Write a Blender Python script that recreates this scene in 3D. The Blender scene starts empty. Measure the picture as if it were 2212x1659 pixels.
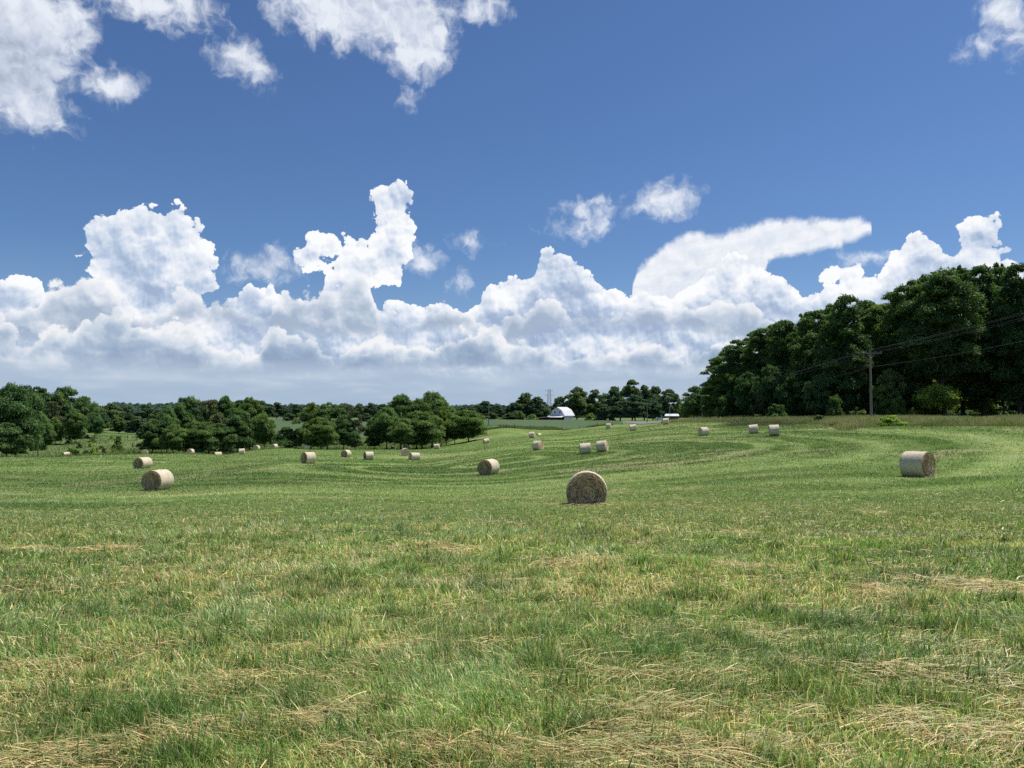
import bpy, math, random, os
import numpy as np

PARTS = os.environ.get('PARTS', 'sky,ground,bales,trees,far,grass').split(',')
scene = bpy.context.scene
COL = scene.collection
PI = math.pi
R = math.radians

# ------------------------------------------------------------------ camera geometry
# layout numbers (u, v) were measured on the photograph at 2212 x 1659; F is the focal length in the same unit
F = 1702.0
PITCH = math.atan(28.9 / 788.0)
EYE = 1.6

def ray(u, v):
    """direction of a measured point: horizontal azimuth (rad, clockwise from +Y) and tan(elevation)"""
    xc = (u - 1106.0) / F
    yc = (829.5 - v) / F
    y = math.cos(PITCH) - yc * math.sin(PITCH)
    z = math.sin(PITCH) + yc * math.cos(PITCH)
    return math.atan2(xc, y), z / math.hypot(xc, y)

def azel(u, v):
    a, t = ray(u, v)
    return math.degrees(a), math.degrees(math.atan(t))

def AZ(u):
    return ray(u, 900)[0]

def elev(u, v, d):
    """height above the eye's ground datum of what is seen at (u, v) at depth d (m along the view axis)"""
    return EYE + d / math.cos(AZ(u)) * ray(u, v)[1]

# ------------------------------------------------------------------ sun and sky
SUN_EL, SUN_AZ = R(64), R(66)

class G:
    """small helper for building node trees"""
    def __init__(s, tree):
        s.t = tree; s.n = tree.nodes; s.l = tree.links
    def put(s, sock, val):
        if isinstance(val, bpy.types.NodeSocket): s.l.new(val, sock)
        elif isinstance(val, (tuple, list)):
            if sock.type == 'RGBA' and len(val) == 3: val = (*val, 1)
            sock.default_value = val
        else:
            sock.default_value = val
    def m(s, op, a, b=None, c=None, clamp=False):
        n = s.n.new('ShaderNodeMath'); n.operation = op; n.use_clamp = clamp
        s.put(n.inputs[0], a)
        if b is not None: s.put(n.inputs[1], b)
        if c is not None: s.put(n.inputs[2], c)
        return n.outputs[0]
    def v(s, op, a, b=None, c=None, out=0):
        n = s.n.new('ShaderNodeVectorMath'); n.operation = op
        s.put(n.inputs[0], a)
        if b is not None:
            if op == 'SCALE': s.put(n.inputs['Scale'], b)
            else: s.put(n.inputs[1], b)
        if c is not None: s.put(n.inputs[2], c)
        return n.outputs['Value'] if op in ('LENGTH', 'DOT_PRODUCT', 'DISTANCE') else n.outputs[0]
    def step(s, x, a, b, lo=0.0, hi=1.0, kind='SMOOTHSTEP'):
        n = s.n.new('ShaderNodeMapRange'); n.interpolation_type = kind
        s.put(n.inputs['Value'], x); s.put(n.inputs['From Min'], a); s.put(n.inputs['From Max'], b)
        s.put(n.inputs['To Min'], lo); s.put(n.inputs['To Max'], hi)
        return n.outputs[0]
    def mix(s, f, a, b, kind='MIX'):
        n = s.n.new('ShaderNodeMix'); n.data_type = 'RGBA'; n.blend_type = kind
        s.put(n.inputs['Factor'], f); s.put(n.inputs['A'], a); s.put(n.inputs['B'], b)
        return n.outputs['Result']
    def noise(s, vec, scale=1.0, detail=4.0, rough=0.5, dist=0.0, dim='3D', lac=2.0, col=False):
        n = s.n.new('ShaderNodeTexNoise'); n.noise_dimensions = dim
        if vec is not None: s.put(n.inputs['Vector'], vec)
        s.put(n.inputs['Scale'], scale); s.put(n.inputs['Detail'], detail)
        s.put(n.inputs['Roughness'], rough); s.put(n.inputs['Distortion'], dist); s.put(n.inputs['Lacunarity'], lac)
        return n.outputs['Color' if col else 'Fac']
    def voro(s, vec, scale=1.0, detail=0.0, rough=0.5, dim='2D', lac=2.0, rand=1.0, out='Distance', feature='F1', smooth=0.3):
        n = s.n.new('ShaderNodeTexVoronoi'); n.voronoi_dimensions = dim; n.feature = feature
        s.put(n.inputs['Vector'], vec); s.put(n.inputs['Scale'], scale)
        s.put(n.inputs['Detail'], detail); s.put(n.inputs['Roughness'], rough); s.put(n.inputs['Lacunarity'], lac)
        s.put(n.inputs['Randomness'], rand)
        if feature == 'SMOOTH_F1': s.put(n.inputs['Smoothness'], smooth)
        return n.outputs[out]
    def ramp(s, f, stops, kind='LINEAR'):
        n = s.n.new('ShaderNodeValToRGB'); n.color_ramp.interpolation = kind
        s.put(n.inputs[0], f)
        e = n.color_ramp.elements
        while len(e) < len(stops): e.new(0.5)
        for k, (p, c) in enumerate(stops):
            e[k].position = p; e[k].color = (*c, 1) if len(c) == 3 else c
        return n.outputs[0]
    def xyz(s, x, y, z=0.0):
        n = s.n.new('ShaderNodeCombineXYZ'); s.put(n.inputs[0], x); s.put(n.inputs[1], y); s.put(n.inputs[2], z)
        return n.outputs[0]
    def sep(s, vec):
        n = s.n.new('ShaderNodeSeparateXYZ'); s.put(n.inputs[0], vec)
        return n.outputs
    def attr(s, name, out='Fac'):
        n = s.n.new('ShaderNodeAttribute'); n.attribute_name = name
        return n.outputs[out]

def srgb(r, g, b):
    def f(c):
        c /= 255.0
        return c / 12.92 if c <= 0.04045 else ((c + 0.055) / 1.055) ** 2.4
    return (f(r), f(g), f(b))

SKY_S = 0.10

def build_world():
    w = bpy.data.worlds.new('World'); scene.world = w; w.use_nodes = True
    t = w.node_tree; t.nodes.clear(); g = G(t)
    out = t.nodes.new('ShaderNodeOutputWorld'); bg = t.nodes.new('ShaderNodeBackground')
    bg.inputs['Strength'].default_value = SKY_S
    t.links.new(bg.outputs[0], out.inputs[0])
    sky = t.nodes.new('ShaderNodeTexSky'); sky.sky_type = 'NISHITA'; sky.sun_disc = False
    sky.sun_elevation = SUN_EL; sky.sun_rotation = SUN_AZ
    sky.altitude = 300; sky.air_density = 1.0; sky.dust_density = 0.6; sky.ozone_density = 2.0
    tc = t.nodes.new('ShaderNodeTexCoord')
    d = g.v('NORMALIZE', tc.outputs['Generated'])
    x, y, z = g.sep(d)
    az = g.m('MULTIPLY', g.m('ARCTAN2', x, y), 180 / PI)
    el = g.m('MULTIPLY', g.m('ARCSINE', z), 180 / PI)
    q = g.xyz(az, el, 0.0)
    DEG = math.degrees(1 / F)                                   # one measured unit in degrees
    # ---- shared noise fields (world-fixed, in degrees)
    wn = g.noise(q, 0.55, 3, 0.55, dim='2D', col=True)
    warp = g.v('SCALE', g.v('SUBTRACT', wn, (0.5, 0.5, 0.5)), 1.5)
    wf = g.noise(q, 2.6, 3, 0.6, dim='2D', col=True)
    warpf = g.v('SCALE', g.v('SUBTRACT', wf, (0.5, 0.5, 0.5)), 0.12)
    qw = g.v('ADD', g.v('ADD', q, warp), warpf)
    qc = g.v('ADD', g.v('ADD', q, g.v('SCALE', warp, 0.35)), g.v('SCALE', warpf, 0.8))
    def billow(vec, sc, det, ro):
        tot = sum(ro ** i for i in range(int(det) + 1))
        return g.m('MULTIPLY_ADD', g.voro(vec, sc, det, ro, '2D', 2.15), -3.3 / tot, 0.5 + 3.3 * 0.405)
    qb = g.v('ADD', g.v('MULTIPLY', q, (0.8, 1.0, 1)), g.v('SCALE', warp, 0.9))
    b0 = billow(qb, 0.30, 1, 0.4)
    b1 = billow(g.v('ADD', qb, (0.35, 1.0, 0)), 0.30, 1, 0.4)
    emb = g.m('SUBTRACT', b0, b1)                               # > 0 where the lump faces the sun
    low = g.noise(q, 0.16, 3, 0.55, dim='2D')
    mid = g.noise(g.v('MULTIPLY', q, (0.6, 1.1, 1)), 0.5, 3, 0.55, dim='2D')
    fb = g.noise(qw, 0.85, 7, 0.57, dim='2D')
    fbs = g.noise(g.v('ADD', qw, (0.25, 0.55, 0)), 0.85, 4, 0.57, dim='2D')
    femb = g.m('SUBTRACT', fb, fbs)
    def curve(pts):
        n = t.nodes.new('ShaderNodeFloatCurve'); c = n.mapping.curves[0]
        n.mapping.use_clip = False
        pp = [(min(1, max(0, (azel(u, v)[0] + 40) / 80)), azel(u, v)[1] / 40) for u, v in pts]
        c.points[0].location = (0, pp[0][1]); c.points[1].location = (1, pp[-1][1])
        for p in pp: c.points.new(*p)
        n.mapping.extend = 'HORIZONTAL'
        for p in c.points: p.handle_type = 'AUTO_CLAMPED'
        n.mapping.update()
        g.put(n.inputs['Value'], g.m('MULTIPLY_ADD', az, 1 / 80, 0.5))
        return g.m('MULTIPLY', n.outputs[0], 40.0)
    def blobs(lst, vec):
        acc = None
        for u, v, ru, rv in lst:
            a, e = azel(u, v); ca = math.cos(R(a))
            ra, re = ru * DEG * ca * ca, rv * DEG * ca
            L = g.v('LENGTH', g.v('MULTIPLY_ADD', vec, (1 / ra, 1 / re, 0), (-a / ra, -e / re, 0)))
            T = g.m('MULTIPLY_ADD', L, -min(ra, re), min(ra, re))
            acc = T if acc is None else g.m('MAXIMUM', acc, T)
        return acc
    k = 1 / SKY_S
    def C(r, gg, b): 
        c = srgb(r, gg, b); return tuple(x * k for x in c)
    # ---- clear sky: the Nishita sky, pulled towards the photograph's exposure and blue
    hs = t.nodes.new('ShaderNodeHueSaturation'); g.put(hs.inputs['Color'], sky.outputs[0])
    hs.inputs['Saturation'].default_value = 1.04; hs.inputs['Value'].default_value = 0.84
    clear = g.mix(1.0, hs.outputs[0], (0.69, 0.87, 1.13), 'MULTIPLY')
    col = clear
    # pale haze near the horizon
    hz = g.step(g.m('ADD', el, g.m('MULTIPLY', low, 2.0)), 13.0, 1.5)
    col = g.mix(g.m('MULTIPLY', hz, 0.55), col, C(150, 178, 216))
    def over(col, alpha, c): return g.mix(alpha, col, c)
    white, bright, shade, dark = C(250, 251, 253), C(232, 238, 246), C(176, 192, 218), C(140, 158, 190)
    # ---- soft wispy clouds, high up
    soft = [(10, 90, 165, 150), (60, 230, 95, 50), (235, 185, 58, 34), (330, 5, 135, 38), (150, 60, 60, 60),
            (515, 125, 52, 34), (563, 160, 24, 26), (790, 15, 205, 78), (905, 95, 75, 62), (1040, 20, 48, 22), (884, 212, 15, 12),
            (1255, 490, 48, 19), (1295, 452, 38, 15), (1262, 455, 30, 16), (1440, 432, 60, 36), (1012, 520, 21, 9),
            (912, 562, 34, 24), (565, 580, 60, 24), (600, 562, 26, 26), (1875, 556, 34, 8), (994, 610, 15, 19), (2170, 30, 50, 52), (2120, 100, 32, 18), (2200, 60, 30, 40)]
    qs = g.v('ADD', q, g.v('SCALE', warp, 0.55))
    Ts = blobs(soft, qs)
    Tn = g.m('ADD', Ts, g.m('MULTIPLY', g.m('SUBTRACT', fb, 0.45), 2.3))
    As = g.step(Tn, -0.45, 1.15)
    sh = g.m('ADD', g.m('MULTIPLY_ADD', femb, 0.9, 0.88), g.m('MULTIPLY', g.m('MAXIMUM', Ts, 0.0), -0.045))
    sh = g.m('ADD', sh, g.m('MULTIPLY', g.step(az, -22.0, -35.0), g.step(el, 27.0, 15.0, 0.08, -0.40)))
    sh = g.m('ADD', sh, g.m('MULTIPLY', g.m('SUBTRACT', low, 0.5), 1.2), clamp=True)
    cs = g.ramp(sh, [(0.0, srgb(150, 160, 176)), (0.45, srgb(198, 208, 226)), (0.9, srgb(238, 243, 251))])
    col = over(col, g.m('MULTIPLY', As, 0.93), g.v('SCALE', cs, k))
    # ---- smooth anvil
    top = curve([(-300, 900), (1345, 900), (1364, 640), (1372, 590), (1400, 558), (1450, 520), (1500, 500), (1530, 506), (1600, 488), (1680, 473), (1800, 471), (1865, 472), (1885, 484), (1893, 505), (1900, 900), (2500, 900)])
    bot = curve([(-300, 700), (1500, 700), (1640, 640), (1660, 566), (1700, 554), (1760, 545), (1830, 528), (1880, 505), (1896, 490), (2500, 490)])
    T = g.m('MINIMUM', g.m('SUBTRACT', top, el), g.m('SUBTRACT', el, bot))
    A = g.step(g.m('ADD', T, g.m('MULTIPLY', g.m('SUBTRACT', fb, 0.42), 0.8)), -0.1, 0.5)
    ql = g.v('MULTIPLY', g.xyz(g.m('MULTIPLY_ADD', el, 0.9, az), g.m('MULTIPLY_ADD', az, -0.16, el), 0.0), (0.12, 1.5, 1))
    fib = g.m('MULTIPLY', g.m('SUBTRACT', g.noise(ql, 1.0, 5, 0.6, 0.3, dim='2D'), 0.5), 0.45)
    s_ = g.m('ADD', g.m('MULTIPLY_ADD', femb, 0.6, g.m('ADD', fib, 0.86)), g.m('MULTIPLY', T, -0.05), clamp=True)
    ca = g.ramp(s_, [(0.3, srgb(180, 196, 220)), (0.6, srgb(222, 230, 242)), (0.95, srgb(246, 248, 252))])
    col = over(col, g.m('MULTIPLY', A, 0.97), g.v('SCALE', ca, k))
    # ---- cumulus layers, far to near: (top outline, bottom outline, extra blobs, billow gain, edge, noise offset, tones)
    def cumulus(col, top, bot, extra, amp, edge, off, tones, flat=2.2, sc=1.0, alpha=1.0, botsoft=1.6, rimw=2.2, big=0.30, gain=0.0):
        vec = qc if sc == 1.0 else g.v('SCALE', qc, sc)
        vec = g.v('ADD', vec, off)
        a0 = billow(vec, 0.62, 5, 0.49)
        a1 = billow(g.v('ADD', vec, (0.15 * sc, 0.27 * sc, 0)), 0.62, 4, 0.53)
        e_ = g.m('SUBTRACT', a0, a1)
        T = g.m('SUBTRACT', curve(top), el)
        if extra: T = g.m('MAXIMUM', T, g.m('ADD', blobs(extra, q), 0.25))
        Tb = g.m('SUBTRACT', el, curve(bot))
        Tt = g.m('ADD', g.m('MULTIPLY_ADD', T, 1.5, 0.0), g.m('MULTIPLY', g.m('SUBTRACT', a0, 0.5), amp))
        Tt = g.m('ADD', Tt, g.m('MULTIPLY', g.m('SUBTRACT', b0, 0.5), 0.45))
        Tbb = g.m('ADD', Tb, g.m('MULTIPLY', g.m('SUBTRACT', fb, 0.5), botsoft))
        al = g.m('MULTIPLY', g.step(Tt, 0.0, edge), g.step(Tbb, 0.0, botsoft))
        rim = g.step(Tt, rimw, 0.0)
        lit = g.m('MULTIPLY_ADD', e_, flat, 0.25 + gain)
        lit = g.m('ADD', lit, g.m('MULTIPLY', rim, 0.5))
        lit = g.m('ADD', lit, g.m('MULTIPLY', emb, big))
        lit = g.m('ADD', lit, g.m('MULTIPLY', g.m('SUBTRACT', mid, 0.5), 0.45))
        lit = g.m('ADD', lit, g.m('MULTIPLY', g.m('SUBTRACT', low, 0.5), 0.8))
        lit = g.m('ADD', lit, g.step(Tb, 0.0, 2.6, -0.34, 0.08), clamp=True)
        c = g.ramp(lit, [(0.0, srgb(*tones[0])), (0.35, srgb(*tones[1])), (0.62, srgb(*tones[2])), (1.0, srgb(*tones[3]))])
        return over(col, g.m('MULTIPLY', al, alpha), g.v('SCALE', c, k))
    far_t = [(160, 179, 209), (188, 204, 227), (222, 230, 243), (252, 253, 255)]
    mid_t = [(164, 181, 204), (196, 208, 224), (226, 231, 240), (250, 250, 250)]
    low_t = [(144, 165, 193), (168, 186, 208), (204, 215, 229), (244, 245, 247)]
    col = cumulus(col,
        [(-300, 600), (-60, 600), (0, 612), (35, 592), (70, 588), (98, 610), (112, 655), (140, 640), (230, 640), (300, 650), (455, 650), (480, 650), (500, 632), (540, 620), (560, 640), (585, 622), (612, 630), (640, 655),
         (690, 650), (705, 600), (740, 585), (770, 590), (800, 620), (815, 655), (850, 650), (900, 658), (950, 652), (1005, 672), (1030, 650), (1060, 615), (1100, 608), (1140, 590), (1160, 565), (1190, 540), (1215, 540), (1245, 560),
         (1270, 600), (1300, 620), (1340, 632), (1390, 625), (1430, 640), (1490, 620), (1525, 590), (1560, 555), (1600, 552), (1640, 575), (1680, 596), (1715, 622), (1745, 634), (1770, 625), (1800, 605), (1850, 600), (1895, 590),
         (1930, 535), (1980, 512), (2040, 530), (2090, 540), (2150, 555), (2230, 548), (2400, 560)],
        [(-300, 830), (2500, 830)],
        [(310, 535, 135, 80), (215, 525, 42, 36), (370, 505, 52, 55), (400, 590, 55, 90), (330, 620, 100, 80), (440, 610, 26, 26),
         (848, 452, 40, 48), (852, 505, 40, 46), (838, 548, 42, 40), (800, 582, 66, 34), (765, 550, 28, 40), (706, 532, 34, 16), (668, 552, 26, 18), (2118, 512, 36, 32), (2110, 548, 60, 36),
         (1820, 592, 32, 22)],
        0.80, 0.13, (3.1, 7.7, 0), far_t, flat=0.37, rimw=3.6, gain=0.02)
    col = cumulus(col,
        [(-300, 640), (0, 660), (60, 650), (130, 600), (200, 590), (250, 625), (290, 680), (345, 650), (400, 630), (470, 640), (520, 668), (560, 690), (610, 640), (640, 640), (700, 620), (770, 600), (808, 640), (830, 690), (900, 690),
         (940, 660), (1000, 672), (1060, 700), (1120, 670), (1170, 650), (1230, 650), (1300, 690), (1350, 660), (1400, 650), (1450, 680), (1500, 660), (1560, 640), (1610, 650), (1660, 680), (1700, 720), (1800, 700), (2300, 640)],
        [(-300, 750), (60, 745), (200, 735), (330, 728), (520, 705), (620, 728), (760, 734), (960, 722), (1100, 750), (1200, 716), (1450, 716), (1600, 745), (2400, 800)],
        [], 1.3, 0.5, (11.3, 2.2, 0), mid_t, flat=0.28, sc=0.85, alpha=0.95, botsoft=0.9)
    col = cumulus(col,
        [(-300, 700), (0, 690), (50, 720), (120, 700), (280, 680), (340, 690), (400, 700), (450, 730), (520, 760), (600, 700), (660, 720), (720, 770), (820, 730), (900, 745), (1000, 720), (1060, 700), (1110, 730), (1190, 760), (1260, 755), (1400, 745),
         (1500, 760), (1600, 735), (1700, 745), (2300, 740)],
        [(-300, 812), (300, 815), (500, 822), (800, 806), (1000, 805), (1250, 806), (1500, 808), (2400, 820)],
        [], 1.4, 0.55, (5.3, 17.2, 0), low_t, flat=0.25, sc=0.9, alpha=0.90, botsoft=0.7, gain=0.14)
    # flat grey haze under the cloud base, a little lighter again close to the land
    bn = g.noise(g.v('MULTIPLY', q, (0.25, 1.3, 1)), 0.8, 4, 0.55, dim='2D')
    Hh = g.step(g.m('ADD', el, g.m('MULTIPLY', bn, 1.2)), 4.7, 2.9)
    hc = g.ramp(g.m('ADD', g.m('MULTIPLY', el, 0.12), g.m('MULTIPLY', bn, 0.8)), [(0.25, srgb(166, 187, 210)), (0.6, srgb(176, 194, 215)), (0.85, srgb(200, 212, 226))])
    col = over(col, g.m('MULTIPLY', Hh, 0.82), g.v('SCALE', hc, k))
    # ground side of the dome
    col = g.mix(g.step(el, -1.0, -4.0), col, C(105, 118, 95))
    t.links.new(col, bg.inputs['Color'])
    w.cycles.sampling_method = 'MANUAL'; w.cycles.sample_map_resolution = 512

def build_sun():
    L = bpy.data.lights.new('sun', 'SUN'); L.energy = 5.0; L.angle = R(0.53); L.color = (1.0, 0.955, 0.88)
    o = bpy.data.objects.new('sun', L); COL.objects.link(o)
    # light travels from the sun's direction
    dx, dy, dz = math.sin(SUN_AZ) * math.cos(SUN_EL), math.cos(SUN_AZ) * math.cos(SUN_EL), math.sin(SUN_EL)
    from mathutils import Vector
    o.rotation_euler = Vector((dx, dy, dz)).to_track_quat('Z', 'Y').to_euler()

def build_camera():
    c = bpy.data.cameras.new('camera'); o = bpy.data.objects.new('camera', c); COL.objects.link(o)
    c.sensor_width = 36; c.lens = 788 / 1024 * 36; c.clip_start = 0.1; c.clip_end = 30000
    o.location = (0, 0, EYE); o.rotation_euler = (PI / 2 + PITCH, 0, 0)
    scene.camera = o

build_camera(); build_sun(); build_world()
scene.view_settings.view_transform = 'Standard'; scene.view_settings.look = 'None'; scene.view_settings.exposure = 0
scene.render.engine = 'CYCLES'
cy = scene.cycles
cy.max_bounces = 5; cy.diffuse_bounces = 2; cy.glossy_bounces = 1; cy.transmission_bounces = 3; cy.transparent_max_bounces = 4
cy.use_adaptive_sampling = True; cy.adaptive_threshold = 0.02; cy.use_denoising = False

# ------------------------------------------------------------------ helpers for objects
def tag(o, label=None, cat=None, group=None, kind=None):
    if label: o['label'] = label
    if cat: o['category'] = cat
    if group: o['group'] = group
    if kind: o['kind'] = kind
    return o

def obj(name, mesh, parent=None, mat=None):
    o = bpy.data.objects.new(name, mesh); COL.objects.link(o)
    if parent is not None: o.parent = parent
    if mat is not None and not mesh.materials: mesh.materials.append(mat)
    return o

def empty(name, loc=(0, 0, 0), rz=0.0):
    o = bpy.data.objects.new(name, None); COL.objects.link(o)
    o.location = loc; o.rotation_euler = (0, 0, rz); o.empty_display_size = 0.3
    return o

def mesh_np(name, V, faces, smooth=False, col=None, extra=None):
    """faces: list of int arrays (n, k); col: (nverts, 3) point colours"""
    me = bpy.data.meshes.new(name)
    V = np.asarray(V, dtype=np.float32)
    faces = [np.asarray(f, dtype=np.int32) for f in faces if len(f)]
    me.vertices.add(len(V)); me.vertices.foreach_set('co', V.ravel())
    loops = np.concatenate([f.ravel() for f in faces])
    tot = np.concatenate([np.full(len(f), f.shape[1], np.int32) for f in faces])
    start = np.concatenate([[0], np.cumsum(tot)[:-1]]).astype(np.int32)
    me.loops.add(len(loops)); me.loops.foreach_set('vertex_index', loops)
    me.polygons.add(len(tot)); me.polygons.foreach_set('loop_start', start); me.polygons.foreach_set('loop_total', tot)
    if smooth: me.polygons.foreach_set('use_smooth', np.ones(len(tot), bool))
    if col is not None:
        a = me.attributes.new('col', 'FLOAT_COLOR', 'POINT')
        c4 = np.ones((len(V), 4), np.float32); c4[:, :3] = col
        a.data.foreach_set('color', c4.ravel())
    me.update(calc_edges=True)
    return me

class MB:
    """collects boxes, tubes and quads into one mesh"""
    def __init__(s): s.v = []; s.f = []
    def add(s, vs, fs):
        b = len(s.v); s.v += [tuple(p) for p in vs]; s.f += [tuple(i + b for i in f) for f in fs]; return s
    def box(s, c, size, rz=0.0):
        x, y, z = size[0] / 2, size[1] / 2, size[2] / 2
        ca, sa = math.cos(rz), math.sin(rz)
        vs = []
        for dz in (-z, z):
            for dx, dy in ((-x, -y), (x, -y), (x, y), (-x, y)):
                vs.append((c[0] + dx * ca - dy * sa, c[1] + dx * sa + dy * ca, c[2] + dz))
        return s.add(vs, [(3, 2, 1, 0), (4, 5, 6, 7), (0, 1, 5, 4), (1, 2, 6, 5), (2, 3, 7, 6), (3, 0, 4, 7)])
    def tube(s, pts, rad, n=6, cap=True):
        pts = [np.array(p, float) for p in pts]
        if not hasattr(rad, '__len__'): rad = [rad] * len(pts)
        vs = []; fs = []
        for i, p in enumerate(pts):
            d = pts[min(i + 1, len(pts) - 1)] - pts[max(i - 1, 0)]; d /= max(1e-9, np.linalg.norm(d))
            a = np.array((0, 0, 1.0)) if abs(d[2]) < 0.9 else np.array((1.0, 0, 0))
            e1 = np.cross(d, a); e1 /= np.linalg.norm(e1); e2 = np.cross(d, e1)
            for k in range(n):
                t = 2 * PI * k / n
                vs.append(p + rad[i] * (math.cos(t) * e1 + math.sin(t) * e2))
        for i in range(len(pts) - 1):
            for k in range(n):
                fs.append((i * n + k, i * n + (k + 1) % n, (i + 1) * n + (k + 1) % n, (i + 1) * n + k))
        if cap:
            fs.append(tuple(range(n))[::-1]); fs.append(tuple((len(pts) - 1) * n + k for k in range(n)))
        return s.add(vs, fs)
    def mesh(s, name):
        me = bpy.data.meshes.new(name); me.from_pydata(s.v, [], s.f); me.update(); return me
    def build(s, name, mat, parent=None):
        return obj(name, s.mesh(name), parent, mat)

_lat = {}
def vnoise(x, y, scale, seed=0):
    """smooth value noise, 0..1, for arrays"""
    if seed not in _lat: _lat[seed] = np.random.RandomState(1000 + seed).rand(256, 256)
    T = _lat[seed]
    x = np.asarray(x, float) / scale + 37.3; y = np.asarray(y, float) / scale + 91.7
    xi = np.floor(x).astype(int); yi = np.floor(y).astype(int)
    fx = x - xi; fy = y - yi; fx = fx * fx * (3 - 2 * fx); fy = fy * fy * (3 - 2 * fy)
    a = T[xi & 255, yi & 255]; b = T[(xi + 1) & 255, yi & 255]; c = T[xi & 255, (yi + 1) & 255]; d = T[(xi + 1) & 255, (yi + 1) & 255]
    return (a * (1 - fx) + b * fx) * (1 - fy) + (c * (1 - fx) + d * fx) * fy
def fnoise(x, y, scale, seed=0, oct=3):
    s = 0; t = 0; a = 1.0
    for i in range(oct):
        s = s + a * vnoise(x, y, scale, seed + i); t += a; a *= 0.55; scale *= 0.47
    return s / t

# ------------------------------------------------------------------ the bales, as measured: u centre, top v, visible bottom v, width, end shown (L/R), turn of the axis, label
BD = 1.30
BALES = [
 (1266.5, 1018.5, 1082, 86.5, 'L', 90, 'biggest round hay bale, its brown spiral end facing straight out over the open grass'),
 (1979, 975, 1026, 70, 'R', 26, 'large cream wrapped bale standing alone downhill of the bush and the utility pole'),
 (343.5, 1014.5, 1055, 70, 'L', 55, 'larger and nearer of the two aligned bales turned left, with a dark brown end'),
 (310.5, 987.6, 1010, 43, 'L', 50, 'smaller farther bale just behind the large left turned bale, below the creek trees'),
 (1055.5, 992, 1023, 48, 'L', 62, 'medium bale, round brown end in front, alone below the single creek tree'),
 (667, 976.5, 999.7, 30.5, 'L', 30, 'mid sized cream bale below the thin brownish creek tree, taller than its neighbours'),
 (748.5, 972, 987, 21, 'L', 52, 'small round ended bale between the mid sized cream bale and the squarish one'),
 (797, 975.5, 992, 22, 'L', 16, 'small squarish bale seen side on, left of the bale pair by the creek trees'),
 (895.5, 977.8, 993.3, 28.5, 'L', 26, 'longish low bale lying side on, nearest of the cluster below the creek trees'),
 (875.5, 968.2, 982.6, 16.5, 'R', 80, 'bale with its round end facing out, behind the longish bale in the creek tree cluster'),
 (878.5, 962.5, 969.5, 14.5, 'R', 45, 'small bale peeking over the round ended bale, at the edge of the creek tree shade'),
 (849, 964.5, 970.5, 10.5, 'R', 5, 'tiny side on bale at the foot of the creek trees, leftmost of that cluster'),
 (313.7, 971.3, 982, 14, 'L', 88, 'small end on bale before the dark creek trees, above the aligned pair'),
 (413, 969.5, 980.6, 17.5, 'L', 56, 'small bale turned left in front of the dark shade of the left creek trees'),
 (472, 976.3, 987, 22, 'L', 14, 'small low side on bale, nearest of the row along the left crest'),
 (523.5, 969, 981, 13.5, 'R', 6, 'small upright looking side on bale on the left crest, right of the low one'),
 (144.5, 976.5, 985.6, 22.5, 'L', 22, 'bale on the left crest beside the big left tree, its base hidden by the grass'),
 (147.5, 943.5, 949.7, 10.8, 'L', 40, 'tiny lone bale high on the meadow across the creek, right of the big left tree'),
 (555.5, 962.2, 968.7, 14.5, 'L', 70, 'half sunken bale behind the left crest, left of the low rounded creek shrub'),
 (594, 959, 967.5, 15.3, 'L', 45, 'small bale on the left crest directly below the low rounded creek shrub'),
 (661.5, 961.2, 971, 12.6, 'L', 18, 'small slightly tilted bale on the grassy rise before the middle creek trees'),
 (932, 961, 964.5, 8.8, 'L', 88, 'tiny dome of a bale mostly sunk behind the rise, under the right creek trees'),
 (944, 959, 963.5, 12.6, 'R', 10, 'tiny flat looking bale at the right edge of the creek tree shade'),
 (1050, 947.4, 956, 14.6, 'L', 22, 'small bale alone on the green slope right of the single creek tree'),
 (1149, 933, 945, 13.6, 'R', 12, 'small upright bale paired with a lower one, on the slope below the fence corner'),
 (1164, 936, 943, 11.8, 'L', 40, 'low small bale tucked right beside the small upright one, below the fence corner'),
 (1234.5, 928.6, 932, 8.5, 'R', 15, 'tiny pale top of a bale peeking over the rise below the white barn'),
 (1162, 952, 970.8, 24, 'R', 34, 'bale with its tan round end turned right, halfway down the middle slope'),
 (1263.5, 957.3, 979.2, 25.2, 'L', 6, 'left bale of the close mid field pair, dark at its foot'),
 (1300.5, 952, 974, 25.6, 'R', 16, 'right bale of the close mid field pair, a sliver of end showing right'),
 (1315, 914.7, 924.7, 12.5, 'R', 20, 'small bale right of the barn at the edge of the soybean field'),
 (1367, 916.8, 929.6, 14.8, 'L', 6, 'small side on bale right below the pale road end'),
 (1438.5, 903.4, 915.8, 12.8, 'R', 4, 'small bale on the skyline in front of the parked white car and the shed'),
 (1519.3, 922.8, 940, 22.6, 'L', 28, 'tilted bale with its dark end turned left, on the upper slope before the tall woods'),
 (1627, 917.3, 935.3, 20.5, 'L', 3, 'left bale of the side on pair at the foot of the tall woods'),
 (1671.5, 917.5, 938.8, 22, 'L', 5, 'right bale of the side on pair at the foot of the tall woods'),
]
def bale_geo(b):
    u, vt, vb, w, side, psi, lab = b
    Dp = (vb - vt) * 1.15
    if vb - vt < 8.7: Dp = max(Dp, w / (math.sin(R(psi)) + 0.95 * math.cos(R(psi))))   # base hidden behind a rise
    ca = math.cos(AZ(u))
    if w > 80: return 1702.0 * BD / w, vb + 5
    if psi > 84: Dp = w
    return 1702.0 * BD / Dp, vt + Dp * 0.93

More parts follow.
